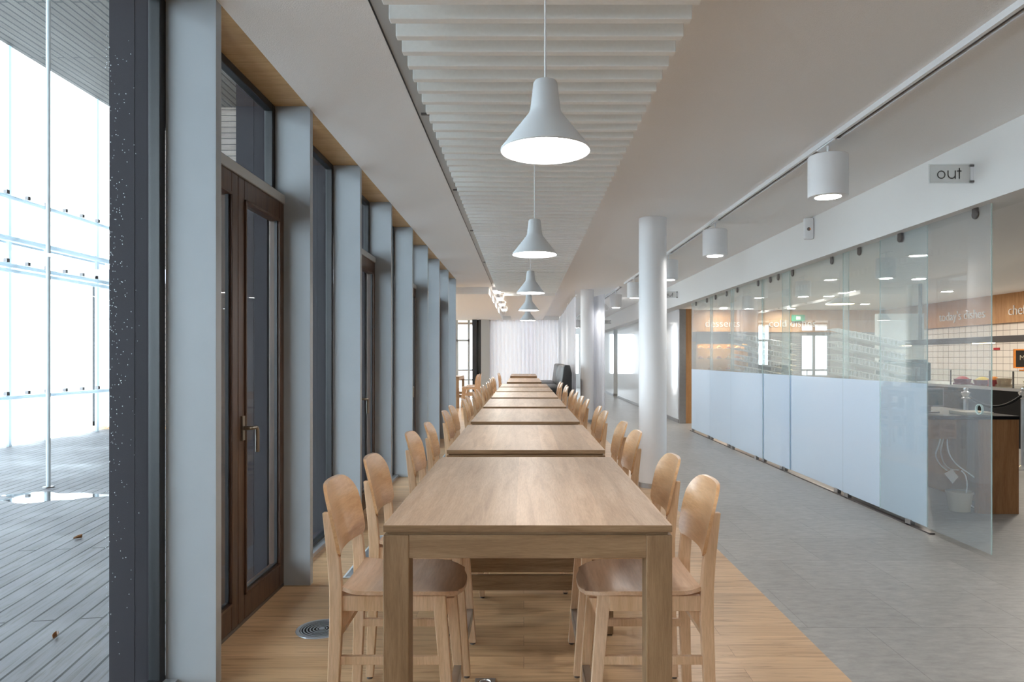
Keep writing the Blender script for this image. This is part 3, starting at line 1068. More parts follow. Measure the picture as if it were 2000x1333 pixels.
# ------------------------------------------------------------------ beech bar stools
def stool(loc, rz, label, grp):
    t = thing('bar_stool', label, 'bar stool', loc, rz, grp)
    bm_, bb, bs = M['beech'], M['beech_back'], M['beech_seat']
    # plywood seat: dished, rounded front corners, falling front edge
    def seat(u, v):
        x = -0.195 + 0.427 * u
        s = v * 2 - 1
        hw = 0.195
        if u > 0.62:
            q = (u - 0.62) / 0.38
            hw *= 1 - 0.42 * q ** 3.2
        if u < 0.1:
            hw *= 0.93 + 0.07 * (u / 0.1)
        dish = -0.012 * (1 - s * s) * math.sin(PI * min(1, u * 1.05)) + 0.004 * abs(s) ** 3
        fall = -0.022 * max(0, (u - 0.68) / 0.32) ** 2
        rise = 0.012 * max(0, (0.22 - u) / 0.22) ** 2
        return (x - (0.018 * abs(s) ** 3 if u > 0.98 else 0), s * hw, 0.595 + dish + fall + rise)
    MB().grid(24, 20, seat, 0.014, (0, 0, -0.014)).build('seat', bs, t, 0, True)
    # curved plywood backrest with rounded corners
    def back(u, v):
        p, q = (u * 2 - 1) * 0.197, (v * 2 - 1) * 0.124
        r = 0.095 if q > 0 else 0.034
        rx, rz_ = r, r * 0.92
        ax, az = abs(p) - (0.197 - rx), abs(q) - (0.124 - rz_)
        if ax > 0 and az > 0:                           # round the corner: square zone to quarter disc
            ca, cb = ax / rx, az / rz_
            p = math.copysign(0.197 - rx + rx * ca * math.sqrt(1 - cb * cb / 2), p)
            q = math.copysign(0.124 - rz_ + rz_ * cb * math.sqrt(1 - ca * ca / 2), q)
        z = (q + 0.124) / 0.248
        y = p * (0.925 + 0.075 * math.sin(PI * min(1.0, 0.12 + z * 0.8)))
        k = y / 0.197
        zz = 0.713 + 0.25 * z - 0.010 * k * k * z
        lean = -0.2035 - 0.046 * z - 0.008 * z * z
        bow = -0.034 * (1 - k * k)
        return (lean + bow + 0.012, y, zz)
    MB().grid(28, 26, back, 0.013, (-0.0128, 0, 0.002)).build('backrest', bb, t, 0, True)
    for sy in (-1, 1):
        # rear legs run up behind the backrest
        yc = 0.172
        pts = [(-0.234, 0.008), (-0.222, 0.30), (-0.216, 0.50), (-0.217, 0.61), (-0.2255, 0.71), (-0.250, 0.873)]
        ws = [0.034, 0.042, 0.046, 0.046, 0.043, 0.028]
        off = [0.014, 0.008, 0.0, 0.0, 0.0, 0.0]
        a = [sy * (yc + o_) - 0.013 for o_ in off]
        c = [sy * (yc + o_) + 0.013 for o_ in off]
        lg = MB().sweep(pts, ws, a, c).build('leg', bm_, t, 0.003)
        MB().lathe([(0, 0), (0.013, 0), (0.013, 0.009), (0, 0.009)], -0.234, sy * 0.186, 14).build('glide', M['dark_steel'], lg)
        # front legs splay forwards
        pts = [(0.196, 0.008), (0.172, 0.30), (0.148, 0.578)]
        ws = [0.034, 0.041, 0.047]
        off = [0.014, 0.007, 0.0]
        a = [sy * (yc - 0.008 + o_) - 0.013 for o_ in off]
        c = [sy * (yc - 0.008 + o_) + 0.013 for o_ in off]
        lg = MB().sweep(pts, ws, a, c).build('leg', bm_, t, 0.003)
        MB().lathe([(0, 0), (0.013, 0), (0.013, 0.009), (0, 0.009)], 0.196, sy * 0.178, 14).build('glide', M['dark_steel'], lg)
        yy = sy * 0.168
        box(-0.196, 0.130, yy - 0.010, yy + 0.010, 0.523, 0.578).build('seat_rail', bm_, t, 0.002)
        yy = sy * 0.174
        box(-0.204, 0.152, yy - 0.009, yy + 0.009, 0.334, 0.364).build('stretcher', bm_, t, 0.002)
        MB().prism([(0.168, 0.560), (0.200, 0.562), (0.172, 0.49), (0.166, 0.48)], 'y', sy * 0.145 - 0.008, sy * 0.145 + 0.008).build('corner_brace', bm_, t)
        MB().prism([(-0.195, 0.523), (-0.150, 0.523), (-0.196, 0.45)], 'y', sy * 0.145 - 0.008, sy * 0.145 + 0.008).build('corner_brace', bm_, t)
    box(-0.218, -0.200, -0.158, 0.158, 0.523, 0.578).build('seat_rail', bm_, t, 0.002)
    box(0.128, 0.146, -0.152, 0.152, 0.523, 0.573).build('seat_rail', bm_, t, 0.002)
    box(-0.228, -0.210, -0.162, 0.162, 0.412, 0.442).build('stretcher', bm_, t, 0.002)
    fr = box(0.172, 0.194, -0.160, 0.160, 0.150, 0.180).build('footrest', bm_, t, 0.002)
    box(0.168, 0.198, -0.155, 0.155, 0.178, 0.182).box(0.194, 0.198, -0.155, 0.155, 0.130, 0.182).build('kick_plate', M['steel'], fr)
    return t


GL, GR = 'stools on the window side', 'stools on the passage side'
S0 = stool((-0.45, 2.60, 0), 0, 'beech bar stool on the window side, first from the front', GL)
freeze(S0)
jit = [0, 0, -0.012, 0.01, 0.0, -0.01, 0.012, 0.0, -0.008, 0.01, 0, 0.006, 0, 0]
n = 0
for i in range(7):
    for j, dy in enumerate((2.60, 3.22)):
        y = dy + TP * i
        if n > 0:
            dup(S0, ((-0.45 if n < 2 else -0.425) + jit[n], y - 0.1 * (i > 0), 0), jit[n] * 2, 'beech bar stool on the window side, %s from the front' % ORD[n], GL)
        dup(S0, ((0.434 if n < 2 else 0.452) - jit[13 - n], y - 0.1 * (i > 1) - 0.03 * (i > 0), 0), PI + jit[13 - n] * 2, 'beech bar stool on the passage side, %s from the front' % ORD[n], GR)
        n += 1
for i, (x, y) in enumerate(((-0.50, 15.7), (-0.50, 16.6), (-0.5, 17.3), (-0.53, 21.2), (-0.53, 22.1))):
    dup(S0, (x, y, 0), 0, 'beech bar stool on the window side of the far narrow tables, %s from the front' % ORD[i], 'stools at the far narrow tables')

# metal outlet box in the floor under the first table
t = thing('floor_box', 'square metal floor outlet under the nearest table', 'floor outlet', (-0.17, 2.98, 0))
box(-0.045, 0.045, -0.045, 0.045, 0, 0.004).build('plate', M['steel'], t, 0.001)
MB().lathe([(0.024, 0.004), (0.026, 0.008), (0.03, 0.008), (0.032, 0.004)], n=28).build('ring', M['chrome'], t, 0, True)

# ------------------------------------------------------------------ far end: curtains, banquettes, window corner
def curtain(name, label, p0, p1, z0, z1, folds, amp, m):
    p0, p1 = Vector(p0), Vector(p1)
    d = p1 - p0
    L = d.length
    nrm = Vector((-d.y, d.x)).normalized()
    rr = random.Random(len(label))
    ph = [rr.uniform(0, 6.28) for _ in range(4)]

    def f(u, v):
        w_ = math.sin(2 * PI * folds * u + 0.9 * math.sin(5 * u + ph[0]) + ph[1]) * (0.75 + 0.25 * math.sin(11 * u + ph[2]))
        a = amp * w_
        q = p0 + d * u + nrm * a
        return (q.x, q.y, z0 + (z1 - z0) * v)
    mb = MB().grid(int(folds * 14), 2, f)
    return tag(mb.build(name, m, None, 0, True), label, 'curtain')


curtain('curtain', 'sheer white curtain across the far end behind the last table', (-1.28, 24.8), (1.30, 24.8), 0.02, 2.83, 18, 0.055, M['curtain'])
curtain('curtain.001', 'sheer white curtain running along the passage behind the banquettes', (1.30, 24.6), (1.18, 15.7), 0.02, 2.84, 60, 0.045, M['curtain'])
curtain('curtain.002', 'gathered end of white curtain hanging right of the farther column', (1.62, 15.75), (1.76, 15.0), 0.02, 2.84, 9, 0.04, M['curtain'])
t = thing('curtain_track', 'thin white curtain rail hung below the far ceiling', 'curtain rail', (0, 0, 0))
MB().tube([(1.30, 24.6, 2.85), (1.18, 15.2, 2.85)], 0.012, 8).build('rail', M['white_enamel'], t)
for y in (15.6, 17.4, 19.2, 21.0, 22.8):
    x = 1.18 + (y - 15.2) * 0.12 / 9.4
    MB().tube([(x, y, 2.85), (x, y, CEIL)], 0.008, 8).build('hanger', M['white_enamel'], t)


def banquette(loc, label, L):
    t = thing('banquette', label, 'banquette', loc, 0, 'dark banquettes')
    box(-0.36, 0.02, 0, L, 0.10, 0.68).build('base', M['leather'], t, 0.01)
    box(-0.40, 0.0, 0.0, L, 0.68, 0.80).build('seat_cushion', M['leather'], t, 0.03, True)
    MB().prism([(-0.02, 0.60), (0.24, 0.60), (0.24, 1.10), (0.20, 1.28), (0.10, 1.28), (0.06, 1.25)], 'y', 0, L).build('backrest', M['leather'], t, 0.02, True)
    box(-0.32, 0.22, 0.05, L - 0.05, 0, 0.10).build('plinth', M['black'], t)


banquette((0.80, 14.75, 0), 'nearer dark leather banquette along the side curtain', 2.2)
banquette((0.82, 17.2, 0), 'farther dark leather banquette along the side curtain', 2.6)

# window corner at the far left
struct(box(-1.54, -1.24, 24.6, 25.0, 0, 2.83).build('wall_far', M['grey_bar']), 'grey pier beside the far curtain')
struct(box(5.3, 12.2, 25.0, 25.15, 0, CEIL).box(-1.3, 1.3, 25.0, 25.15, 2.75, CEIL).box(-1.3, 1.3, 25.0, 25.15, 0, 0.1).box(-9.0, -1.5, 25.0, 25.15, 2.83, 3.2).box(-9.0, -4.6, 25.0, 25.15, 0, 2.83).box(-3.5, -2.5, 25.0, 25.15, 0, 2.83).build('wall_far.001', M['paint']), 'end wall behind the curtain')
t = struct(bpy.data.objects.new('window_22', None))  # unseen glazed side, added to let light into the far bay
C.objects.link(t)
fr = MB()
for y in (14.4, 16.5, 18.6, 20.7, 22.8, 24.9):
    fr.box(-9.1, -9.0, y, y + 0.08, 0, 2.83)
fr.box(-9.1, -9.0, 14.4, 25.1, 2.83, 3.2).box(-9.1, -9.0, 14.4, 25.1, 0, 0.1)
fr.build('window_frame', M['frame_black'], t)
box(-9.06, -9.05, 14.4, 25.0, 0.1, 2.83).build('pane', M['glass'], t)
struct(box(-9.0, -1.56, 14.4, 14.5, 0, 3.0).build('wall_far.003', M['paint']), 'inside of the clad end wall')
t = struct(bpy.data.objects.new('window_20', None))
C.objects.link(t)
fr = MB()
for x in (-4.6, -4.06, -3.57, -2.49, -2.05):
    fr.box(x, x + 0.07, 25.0, 25.1, 0, 2.83)
fr.box(-4.6, -3.5, 25.0, 25.1, 2.26, 2.45).box(-2.5, -1.98, 25.0, 25.1, 2.05, 2.12).box(-4.6, -3.5, 25.0, 25.1, 0.0, 0.1).box(-2.5, -1.98, 25.0, 25.1, 0.0, 0.1)
fr.build('window_frame', M['grey_bar'], t)
MB().box(-4.6, -3.5, 25.04, 25.05, 0, 2.83).box(-2.5, -1.6, 25.04, 25.05, 0, 2.83).build('pane', M['glass'], t)
MB().box(-1.86, -1.70, 24.6, 25.0, 0, 2.83).box(-1.62, -1.545, 24.6, 25.0, 0, 2.83).box(-1.70, -1.62, 24.85, 25, 0, 2.83).build('door_frame', M['frame_black'], t)
box(-1.70, -1.62, 24.64, 24.65, 0, 2.83).build('pane', M['glass'], t)
t = struct(bpy.data.objects.new('door_20', None))
C.objects.link(t)
MB().box(-2.95, -2.86, 25.1, 25.16, 0, 2.05).box(-2.50, -2.41, 25.1, 25.16, 0, 2.05).box(-2.86, -2.50, 25.1, 25.16, 1.95, 2.05).box(-2.86, -2.50, 25.1, 25.16, 0, 0.2).build('door_leaf', M['soffit_wood'], t)
struct(box(-9, -1, 29.5, 29.7, 2.9, 6).build('wall_outside.001', M['cladding']), 'pale boarded wall far outside the end window')
rl = thing('terrace_rail', 'dark balustrade seen outside the far window', 'balustrade', (0, 28, 0))
for z in (0.55, 0.95):
    MB().tube([(-8, 0, z), (-1.2, 0, z)], 0.03, 8).build('rail', M['dark_steel'], rl)
for x in range(-8, -1):
    MB().tube([(x, 0, 0), (x, 0, 0.95)], 0.02, 8).build('post', M['dark_steel'], rl)
struct(box(-9, 0, 25.15, 33, -0.25, -0.05).build('floor.003', M['deck']), 'terrace beyond the far window')
table((-2.30, 20.4, 0), 'oak bar table in the far left window bay', 0.9, 1.8)
for i, (x, y) in enumerate(((-1.62, 20.0), (-1.62, 20.7), (-1.60, 21.4))):
    dup(S0, (x, y, 0), PI, 'beech bar stool at the far left window table, %s from the front' % ORD[i], 'stools at the far window table')

# ------------------------------------------------------------------ walls out of view
struct(box(-1.6, 12.2, YB - 0.1, YB, 0, 3.2).build('wall_behind', M['grey_panel']), 'wall behind the viewer')
struct(box(XD - 0.1, 1.55, YE, YE + 0.1, 0, 3.2).box(2.65, 12.2, YE, YE + 0.1, 0, 3.2).box(1.55, 2.65, YE, YE + 0.1, 0, 0.7).box(1.55, 2.65, YE, YE + 0.1, 2.6, 3.2).build('wall_end', M['paint']), 'end wall of the passage')
struct(box(XD - 0.1, XD, 25.15, YE, 0, CEIL).build('wall_end.001', M['paint']), 'inner wall beyond the curtain')

# ------------------------------------------------------------------ servery behind the glass
XW = 11.55
struct(box(XW + 0.1, XW + 0.25, YB, 25, 0, CEIL).build('wall_servery', M['wall_tile']), 'white tiled servery wall')
# the tile pattern lies in the y-z plane
tcm = M['wall_tile'].node_tree
for nn in tcm.nodes:
    if nn.type == 'MAPPING':
        nn.inputs['Rotation'].default_value = (0, 0, 0)
        sp_ = tcm.nodes.new('ShaderNodeSeparateXYZ')
        cm_ = tcm.nodes.new('ShaderNodeCombineXYZ')
        src = nn.inputs['Vector'].links[0].from_socket
        tcm.links.new(src, sp_.inputs[0])
        tcm.links.new(sp_.outputs[1], cm_.inputs[0])
        tcm.links.new(sp_.outputs[2], cm_.inputs[1])
        tcm.links.new(cm_.outputs[0], nn.inputs['Vector'])
        break
struct(box(XW, XW + 0.1, 6, 21.9, 2.28, CEIL).build('trim_fascia', M['orange_wood']), 'wood fascia above the tiled servery wall')
struct(box(3.72, XW, 21.9, 22.0, 2.27, CEIL).build('trim_fascia.001', M['orange_wood']), 'wood fascia across the end of the servery')
struct(box(3.72, XW + 0.1, 22.0, 22.1, 0, CEIL).build('wall_servery.001', M['grey_panel']), 'grey wall at the end of the servery')


def wall_word(s, label, loc, size, rz, thin=-0.006):
    t = thing('wall_lettering', label, 'lettering', loc, rz)
    text_mesh('letters', s, size, M['letter_white'], t, Matrix.Rotation(PI / 2, 4, 'X'), 0.012, thin)
    return t


wall_word('desserts', 'white word desserts on the servery end fascia', (5.80, 21.88, 2.44), 0.34, 0)
wall_word('cold dishes', 'white words cold dishes on the servery end fascia', (7.85, 21.88, 2.44), 0.34, 0)
wall_word("today's dishes", "white words today's dishes on the tiled wall's fascia", (XW - 0.015, 18.95, 2.45), 0.34, -PI / 2)
wall_word('chef', 'white lettering on the wood fascia at the right edge of the view', (XW - 0.015, 16.25, 2.45), 0.34, -PI / 2)

# lamps of the servery
for i, y in enumerate((6.8, 9.8, 12.7, 15.8)):
    can_light(y, 'white cylinder lamp behind the glass in the servery, %s from the front' % ORD[i], 5.2, 'cylinder lamps in the servery')
dp = None
for i, (x, y) in enumerate(((7.7, 13.3), (9.8, 15.8), (9.7, 19.4), (7.6, 17.0), (7.7, 9.5), (9.8, 11.5), (6.2, 21.2), (8.3, 21.2))):  # the dessert cabinet one is added to brighten the servery end
    lab = ['nearest the middle of the servery', 'before the tiled wall', 'deep in the far right corner of the servery', 'before the cold dishes fascia', 'over the near counter', 'over the tiled wall counter', 'above the dessert cabinet', 'right before the cold dishes lettering'][i]
    if dp is None:
        dp = thing('downlight', '', 'downlight', (x, y, CEIL - 0.001), 0, 'recessed downlights in the servery')
        MB().lathe([(0.12, 0), (0.145, 0), (0.145, -0.01), (0.12, -0.01)], n=40).build('rim', M['white_enamel'], dp)
        MB().lathe([(0, -0.006), (0.12, -0.006)], n=40).build('light_disc', M['down_glow'], dp)
        freeze(dp)
        o = dp
    else:
        o = dup(dp, (x, y, CEIL - 0.001))
    o['label'] = 'round recessed downlight ' + lab
t = thing('warm_pendant', 'wide shallow warm-lit pendant hanging in the servery', 'pendant lamp', (5.7, 12.3, 2.40))
MB().lathe([(0.0, 0.12), (0.05, 0.12), (0.24, 0.02), (0.25, 0.0), (0.235, 0.004)], n=48).build('lamp_shade', M['white_enamel'], t, 0, True)
MB().lathe([(0, 0.006), (0.235, 0.006)], n=40).build('diffuser', M['warm_glow'], t)
MB().tube([(0, 0, 0.12), (0, 0, CEIL - 2.40)], 0.006, 8).build('cord', M['cord_white'], t)

# counter with sneeze guard, hood and goods
CX = 7.8
t = thing('serving_counter', 'long black serving counter before the tiled wall', 'counter', (CX, 9.0, 0))
box(0, 1.0, 0, 6.4, 0, 0.90).build('body', M['black'], t)
box(-0.02, 1.02, -0.02, 6.42, 0.90, 0.945).build('worktop', M['steel'], t)
t = thing('sneeze_guard', 'glass sneeze guard standing on the black serving counter', 'glass guard', (CX, 9.0, 0.945))
box(0.02, 0.03, 0.3, 5.4, 0, 0.27).build('front_pane', M['glass'], t)
box(0.02, 0.50, 0.3, 5.4, 0.27, 0.28).build('top_pane', M['glass_green'], t)
for y in (0.9, 1.9, 2.45, 3.5, 4.6):
    MB().box(0.016, 0.034, y, y + 0.02, 0, 0.27).build('post', M['dark_steel'], t)
t = thing('hood_bar', 'dark steel heat lamp bar hung above the serving counter', 'heat lamp', (CX + 0.45, 9.0, 1.70))
box(-0.12, 0.12, 0, 6.5, 0, 0.11).build('bar', M['dark_steel'], t, 0.005)
for y in (1.0, 3.0, 5.6):
    box(-0.04, 0.04, y, y + 0.5, -0.008, 0).build('heat_lamp', M['warm_glow'], t)
for y in (2.1, 5.2):
    MB().tube([(0, y, 0.1), (0, y, CEIL - 1.70)], 0.035, 12).build('post', M['dark_steel'], t)
CZ = 0.945
def bowl(x, y, r, h, m, label, fill=None):
    t = thing('food_bin', label, 'food bin', (x, y, CZ), 0, 'bins on the serving counter')
    MB().prism([(-r * 0.85, -r * 0.85), (r * 0.85, -r * 0.85), (r * 0.85, r * 0.85), (-r * 0.85, r * 0.85)], 'z', 0, h * 0.3).build('base', m, t)
    mb = MB()
    for (a, b_) in ((0.85, 0.0), (0.95, 0.5), (1.0, 1.0)):
        pass
    mb.lathe([(r * 0.9, h * 0.05), (r * 1.12, h), (r * 1.18, h), (r * 1.16, h * 1.02), (r * 1.08, h * 0.98), (r * 0.86, h * 0.3), (0, h * 0.3)], n=28)
    mb.build('wall', m, t, 0, True)
    if fill:
        MB().lathe([(r * 0.95, h * 0.7), (r * 0.8, h * 1.1), (r * 0.4, h * 1.45), (0, h * 1.55)], n=20).build('filling', fill, t, 0, True)
bowl(CX + 0.3, 12.05, 0.13, 0.10, M['maroon'], 'maroon bin heaped with yellow fruit on the counter', M['yellow'])
bowl(CX + 0.3, 12.60, 0.13, 0.10, M['maroon'], 'maroon bin farther along the counter behind the glass', M['red'])
bowl(CX + 0.3, 11.75, 0.09, 0.11, M['red'], 'small red bin by the clear tub on the counter', M['orange'])
bowl(CX + 0.28, 11.48, 0.10, 0.14, M['plastic_clear'], 'clear plastic tub on the serving counter')
bowl(CX + 0.28, 10.80, 0.13, 0.12, M['cream'], 'cream coloured bin at the near end of the counter')
t = thing('chalkboard', 'small chalkboard with an orange frame standing on the glass guard', 'chalkboard', (CX + 0.22, 11.1, CZ + 0.28))
box(-0.03, 0.33, -0.012, 0.012, 0.06, 0.33).build('board', M['chalk'], t)
MB().box(-0.05, -0.03, -0.016, 0.016, 0.04, 0.35).box(0.33, 0.35, -0.016, 0.016, 0.04, 0.35).box(-0.03, 0.33, -0.016, 0.016, 0.04, 0.06).box(-0.03, 0.33, -0.016, 0.016, 0.33, 0.35).build('frame', M['orange'], t)
MB().box(0.07, 0.23, -0.05, 0.05, 0, 0.015).box(0.12, 0.18, -0.015, 0.015, 0.015, 0.04).build('foot', M['orange'], t)
text_mesh('chalk_text', 'M', 0.12, M['cream'], t, Matrix.Translation((0.03, -0.013, 0.17)) @ Matrix.Rotation(PI / 2, 4, 'X'), 0.001, -0.002)
tag(box(XW + 0.08, XW + 0.1, 16.70, 16.90, 1.635, 1.69).build('red_plate', M['red']), 'small red plate on the white tiles', 'plate')
t = thing('exit_sign', 'green sign on the servery end wall near the cold dishes lettering', 'sign', (8.55, 21.80, 2.62))
box(0, 0.42, -0.02, 0.02, 0, 0.2).build('panel', M['green'], t)
box(0.14, 0.28, -0.024, -0.02, 0.05, 0.15).build('pictogram', M['letter_white'], t)

# dessert display
t = thing('display_fridge', 'warm lit dessert display cabinet at the end of the servery', 'display cabinet', (5.30, 21.0, 0))
MB().box(0, 1.6, 0.75, 0.8, 0.5, 1.95).box(0, 0.04, 0, 0.75, 0.5, 1.95).box(1.56, 1.6, 0, 0.75, 0.5, 1.95).box(0, 1.6, 0, 0.8, 0.0, 0.5).build('cabinet', M['interior_amber'], t)
box(0, 1.6, -0.02, 0.8, 1.95, 2.25).box(0, 1.6, -0.02, 0.02, 1.87, 1.95).build('cabinet_top', M['grey_panel'], t)
box(0.06, 1.54, 0.30, 0.40, 1.93, 1.95).build('light_strip', M['warm_glow'], t)
for z in (1.05, 1.40, 1.72):
    box(0.04, 1.56, 0.1, 0.72, z, z + 0.012).build('shelf', M['glass_green'], t)
k = 0
for z in (1.062, 1.412, 1.732):
    for q in range(5):
        x = 5.30 + 0.22 + q * 0.29
        row = {1.062: 'bottom', 1.412: 'middle', 1.732: 'top'}[z]
        p = thing('dessert_plate', 'plated dessert on the %s shelf of the lit cabinet, %s from the left' % (row, ORD[q]), 'dessert', (x, 21.30, z), 0, 'desserts in the lit cabinet')
        MB().lathe([(0, 0.002), (0.06, 0.002), (0.11, 0.018), (0.115, 0.02), (0.06, 0.0)], n=24).build('plate', M['letter_white'], p, 0, True)
        MB().lathe([(0.08, 0.008), (0.075, 0.05), (0.04, 0.085), (0, 0.095)], n=10).build('dessert', M['food' if (q + k) % 2 else 'food_pale'], p, 0, True)
    k += 1

# wire glass racks
def glass_rack(loc, rz, label, Lx, levels):
    t = thing('glass_rack', label, 'rack', loc, rz, 'racks behind the glass')
    for x in (0.42 * Lx, 0.80 * Lx):
        box(x - 0.02, x + 0.02, 0.36, 0.40, 0, 1.86 - 0.12 * (x > 0.5 * Lx)).build('upright', M['steel'], t)
    for z in levels:
        mb = MB()
        sl = -0.20
        for q in range(15):
            y = -0.04 + q * 0.03
            mb.tube([(0, y, z), (Lx, y, z + sl * Lx)], 0.0035, 5)
            mb.tube([(0, y, z + 0.09), (Lx, y, z + 0.09 + sl * Lx)], 0.0035, 5)
        for q in range(int(Lx / 0.055)):
            x = q * 0.055
            mb.tube([(x, -0.045, z + sl * x), (x, 0.39, z + sl * x)], 0.0035, 5)
            for y in (-0.045, 0.39):
                mb.tube([(x, y, z + sl * x), (x, y, z + 0.09 + sl * x)], 0.003, 5)
        mb.build('wire_shelf', M['rack_wire'], t)
        mb = MB()
        nx = int(Lx * 0.72 / 0.075)
        for a in range(nx):
            for b_ in range(3):
                x = Lx * 0.27 + a * 0.075
                mb.lathe([(0.028, z + sl * x + 0.01), (0.034, z + sl * x + 0.11), (0.031, z + sl * x + 0.11), (0.026, z + sl * x + 0.015), (0, z + sl * x + 0.012)], x, 0.04 + b_ * 0.12, 10)
        o = mb.build('glasses', M['rack_glass'], t, 0, True)
        o['kind'] = 'stuff'
    return t


glass_rack((3.95, 12.8, 0), 0, 'nearer-left wire rack stacked with glasses behind the far glass panels', 1.15, (1.82, 1.62, 1.42, 1.22))
glass_rack((4.85, 10.6, 0), 0, 'wire rack stacked with glasses behind the middle glass panels', 1.15, (1.80, 1.60, 1.40, 1.20))
t = thing('louvre_cabinet', 'grey cabinet with a slatted front at the end of the servery', 'cabinet', (7.6, 21.0, 0))
box(0, 1.1, 0, 0.8, 0, 2.2).build('body', M['steel'], t)
s = MB()
for q in range(28):
    s.box(0.06, 1.04, -0.02, 0, 0.5 + q * 0.058, 0.53 + q * 0.058)
s.build('slats', M['grey_panel'], t)
for x in (0.35, 0.62):
    box(x, x + 0.025, -0.05, -0.02, 0.5, 1.9).build('handle', M['chrome'], t)
struct(box(8.1, 9.15, 15.6, 15.75, 0, 2.45).build('wall_partition', M['paint']), 'white partition in the servery')
t = thing('coffee_machine', 'bulky teal-grey machine on the servery counter seen through the frosted panels', 'machine', (7.82, 14.6, CZ))
box(0, 0.90, 0, 0.6, 0, 0.40).build('body', M['teal_box'], t, 0.03)
box(0.05, 0.85, 0.05, 0.55, 0.40, 0.46).build('lid', M['teal_box'], t, 0.02)
box(0.1, 0.65, -0.012, 0, 0.1, 0.3).build('front_panel', M['grey_panel'], t)

# cash desk by the open end of the glass wall
t = thing('cash_desk', 'brown wood cash desk with a black top behind the clear glass panel', 'desk', (3.62, 6.23, 0))
box(0.53, 0.90, 0, 0.06, 0, 0.865).build('end_panel', M['desk_wood'], t, 0.002)
box(0.86, 0.90, 0.06, 1.35, 0, 0.865).build('side_panel', M['desk_wood'], t, 0.002)
box(0.0, 0.53, 0.9, 0.94, 0.10, 0.865).build('back_panel', M['grey_panel'], t)
box(0.0, 0.90, -0.01, 1.36, 0.865, 0.897).build('desktop', M['black'], t, 0.003)
box(0.0, 0.36, 0.05, 0.08, 0.68, 0.865).build('drawer_front', M['desk_wood'], t, 0.002)
box(0.0, 0.04, 0.1, 1.35, 0.0, 0.865).build('side_panel', M['desk_wood'], t, 0.002)
t = thing('till_monitor', 'grey till monitor standing on the cash desk', 'monitor', (3.93, 6.6, 0.897))
box(-0.13, 0.13, -0.01, 0.02, 0.06, 0.24).build('case', M['grey_panel'], t, 0.004)
MB().box(-0.02, 0.02, 0.02, 0.05, 0.01, 0.14).box(-0.08, 0.08, -0.02, 0.10, 0, 0.012).build('stand', M['grey_panel'], t)
box(-0.115, 0.115, -0.013, -0.01, 0.075, 0.225).build('display', M['teal_box'], t)
tag(box(4.08, 4.34, 6.30, 6.55, 0.897, 0.925).build('paper_tray', M['cream'], None, 0.004), 'flat pale tray at the near corner of the cash desk', 'tray')
t = thing('bucket', 'cream plastic bucket on the tiles under the cash desk', 'bucket', (4.06, 6.36, 0))
MB().lathe([(0, 0.004), (0.085, 0.004), (0.088, 0.01), (0.108, 0.17), (0.116, 0.17), (0.116, 0.185), (0.106, 0.187), (0.104, 0.17), (0.083, 0.02), (0, 0.018)], n=36).build('tub', M['cream'], t, 0, True)
mb = MB().tube([(0.11 * math.cos(a), 0.11 * math.sin(a) - 0.01, 0.178 - 0.09 * math.sin(a / 2 * 2) * 0) for a in [PI * q / 12 for q in range(13)]], 0.003, 6)
mb.build('bail', M['steel'], t)


def P(px, py, d):
    return ((px - 1023) * d / 1333, d, EYE - (py - 701) * d / 1333)


def smooth_path(pts, n=8):
    pts = [Vector(p) for p in pts]
    out = []
    for i in range(len(pts) - 1):
        p0, p1, p2, p3 = pts[max(i - 1, 0)], pts[i], pts[i + 1], pts[min(i + 2, len(pts) - 1)]
        for q in range(n):
            t_ = q / n
            out.append(0.5 * ((2 * p1) + (p2 - p0) * t_ + (2 * p0 - 5 * p1 + 4 * p2 - p3) * t_ ** 2 + (3 * p1 - p0 - 3 * p2 + p3) * t_ ** 3))
    out.append(pts[-1])
    return out


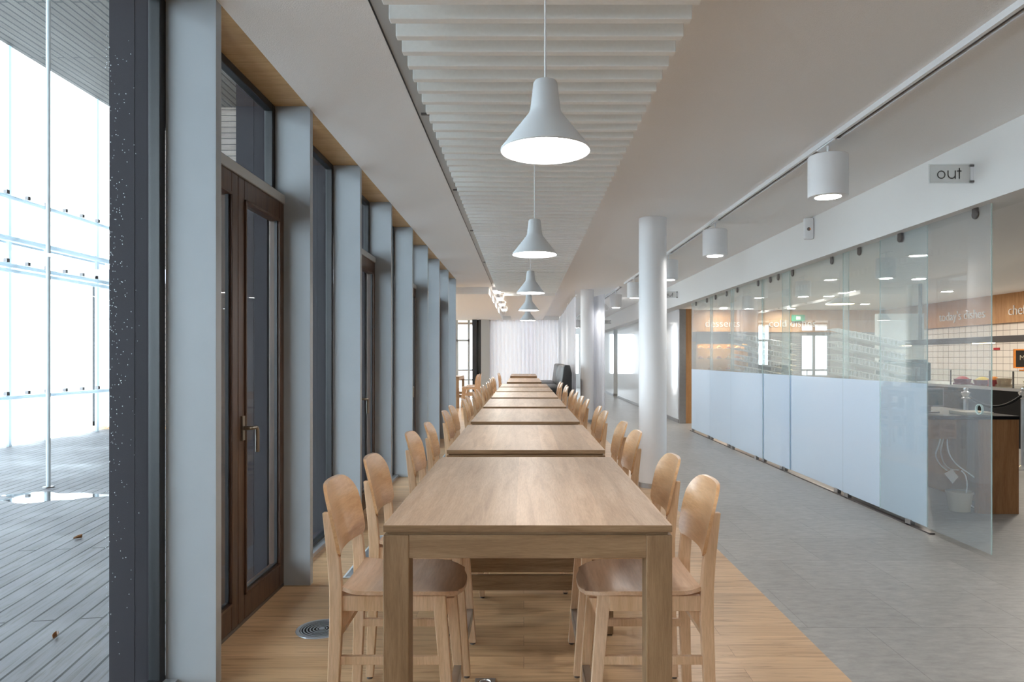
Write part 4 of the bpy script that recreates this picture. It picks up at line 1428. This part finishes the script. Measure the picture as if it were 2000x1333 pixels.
for lab, d, pts in (('longest white cable looping from the cash desk to the floor', 6.29, [(1852, 820), (1851, 875), (1866, 905), (1895, 927), (1914, 943), (1924, 965), (1921, 985), (1908, 993), (1893, 985), (1887, 970), (1889, 950), (1886, 930), (1878, 920)]),
                    ('thin white cable hanging to the label card under the cash desk', 6.33, [(1846, 820), (1834, 868), (1828, 888), (1834, 905), (1850, 920)]),
                    ('short white cable hanging beside the label card under the cash desk', 6.37, [(1850, 820), (1840, 868), (1838, 888), (1846, 908), (1858, 917), (1872, 919)])):
    tag(MB().tube(smooth_path([P(a, b, d) for a, b in pts]), 0.006, 8).build('cable', M['letter_white'], None, 0, True), lab, 'cable', 'cables under the cash desk')
mb = MB()
a = [Vector(P(*q)) for q in ((1845, 926, 6.31), (1860, 917, 6.31), (1872, 932, 6.31), (1861, 945, 6.31))]
vs = [mb.b.verts.new(q + Vector((0, s, 0))) for s in (0, 0.006) for q in a]
for f in ((3, 2, 1, 0), (4, 5, 6, 7), (0, 1, 5, 4), (1, 2, 6, 5), (2, 3, 7, 6), (3, 0, 4, 7)):
    mb.b.faces.new([vs[i] for i in f])
tag(mb.build('label_card', M['letter_white']), 'white card hanging on the cables under the cash desk', 'card')

# rope barrier
def stanchion(x, y, label):
    t = thing('stanchion', label, 'stanchion', (x, y, 0), 0, 'rope posts in the servery')
    MB().lathe([(0, 0.045), (0.03, 0.045), (0.06, 0.03), (0.15, 0.012), (0.16, 0)], n=36).build('base', M['chrome'], t, 0, True)
    MB().lathe([(0.026, 0.03), (0.026, 0.92)], n=24).build('pole', M['steel'], t, 0, True)
    MB().lathe([(0.026, 0.90), (0.055, 0.905), (0.05, 0.915), (0.03, 0.93), (0.05, 0.965), (0.055, 0.985), (0.03, 0.995), (0.022, 1.005), (0.030, 1.025), (0.026, 1.045), (0, 1.055)], n=28).build('finial', M['chrome'], t, 0, True)


stanchion(6.41, 8.76, 'chrome rope post at the right edge of the view beside the cash desk')
stanchion(5.70, 8.80, 'chrome rope post seen through the clear glass panel')
pts = [(5.70 + 0.71 * q / 14, 8.80 - 0.04 * q / 14, 0.96 - 0.45 * (1 - (2 * q / 14 - 1) ** 2) * 0.35) for q in range(15)]
tag(MB().tube(pts, 0.018, 10).build('rope', M['black'], None, 0, True), 'black barrier rope sagging between the two chrome posts', 'rope')
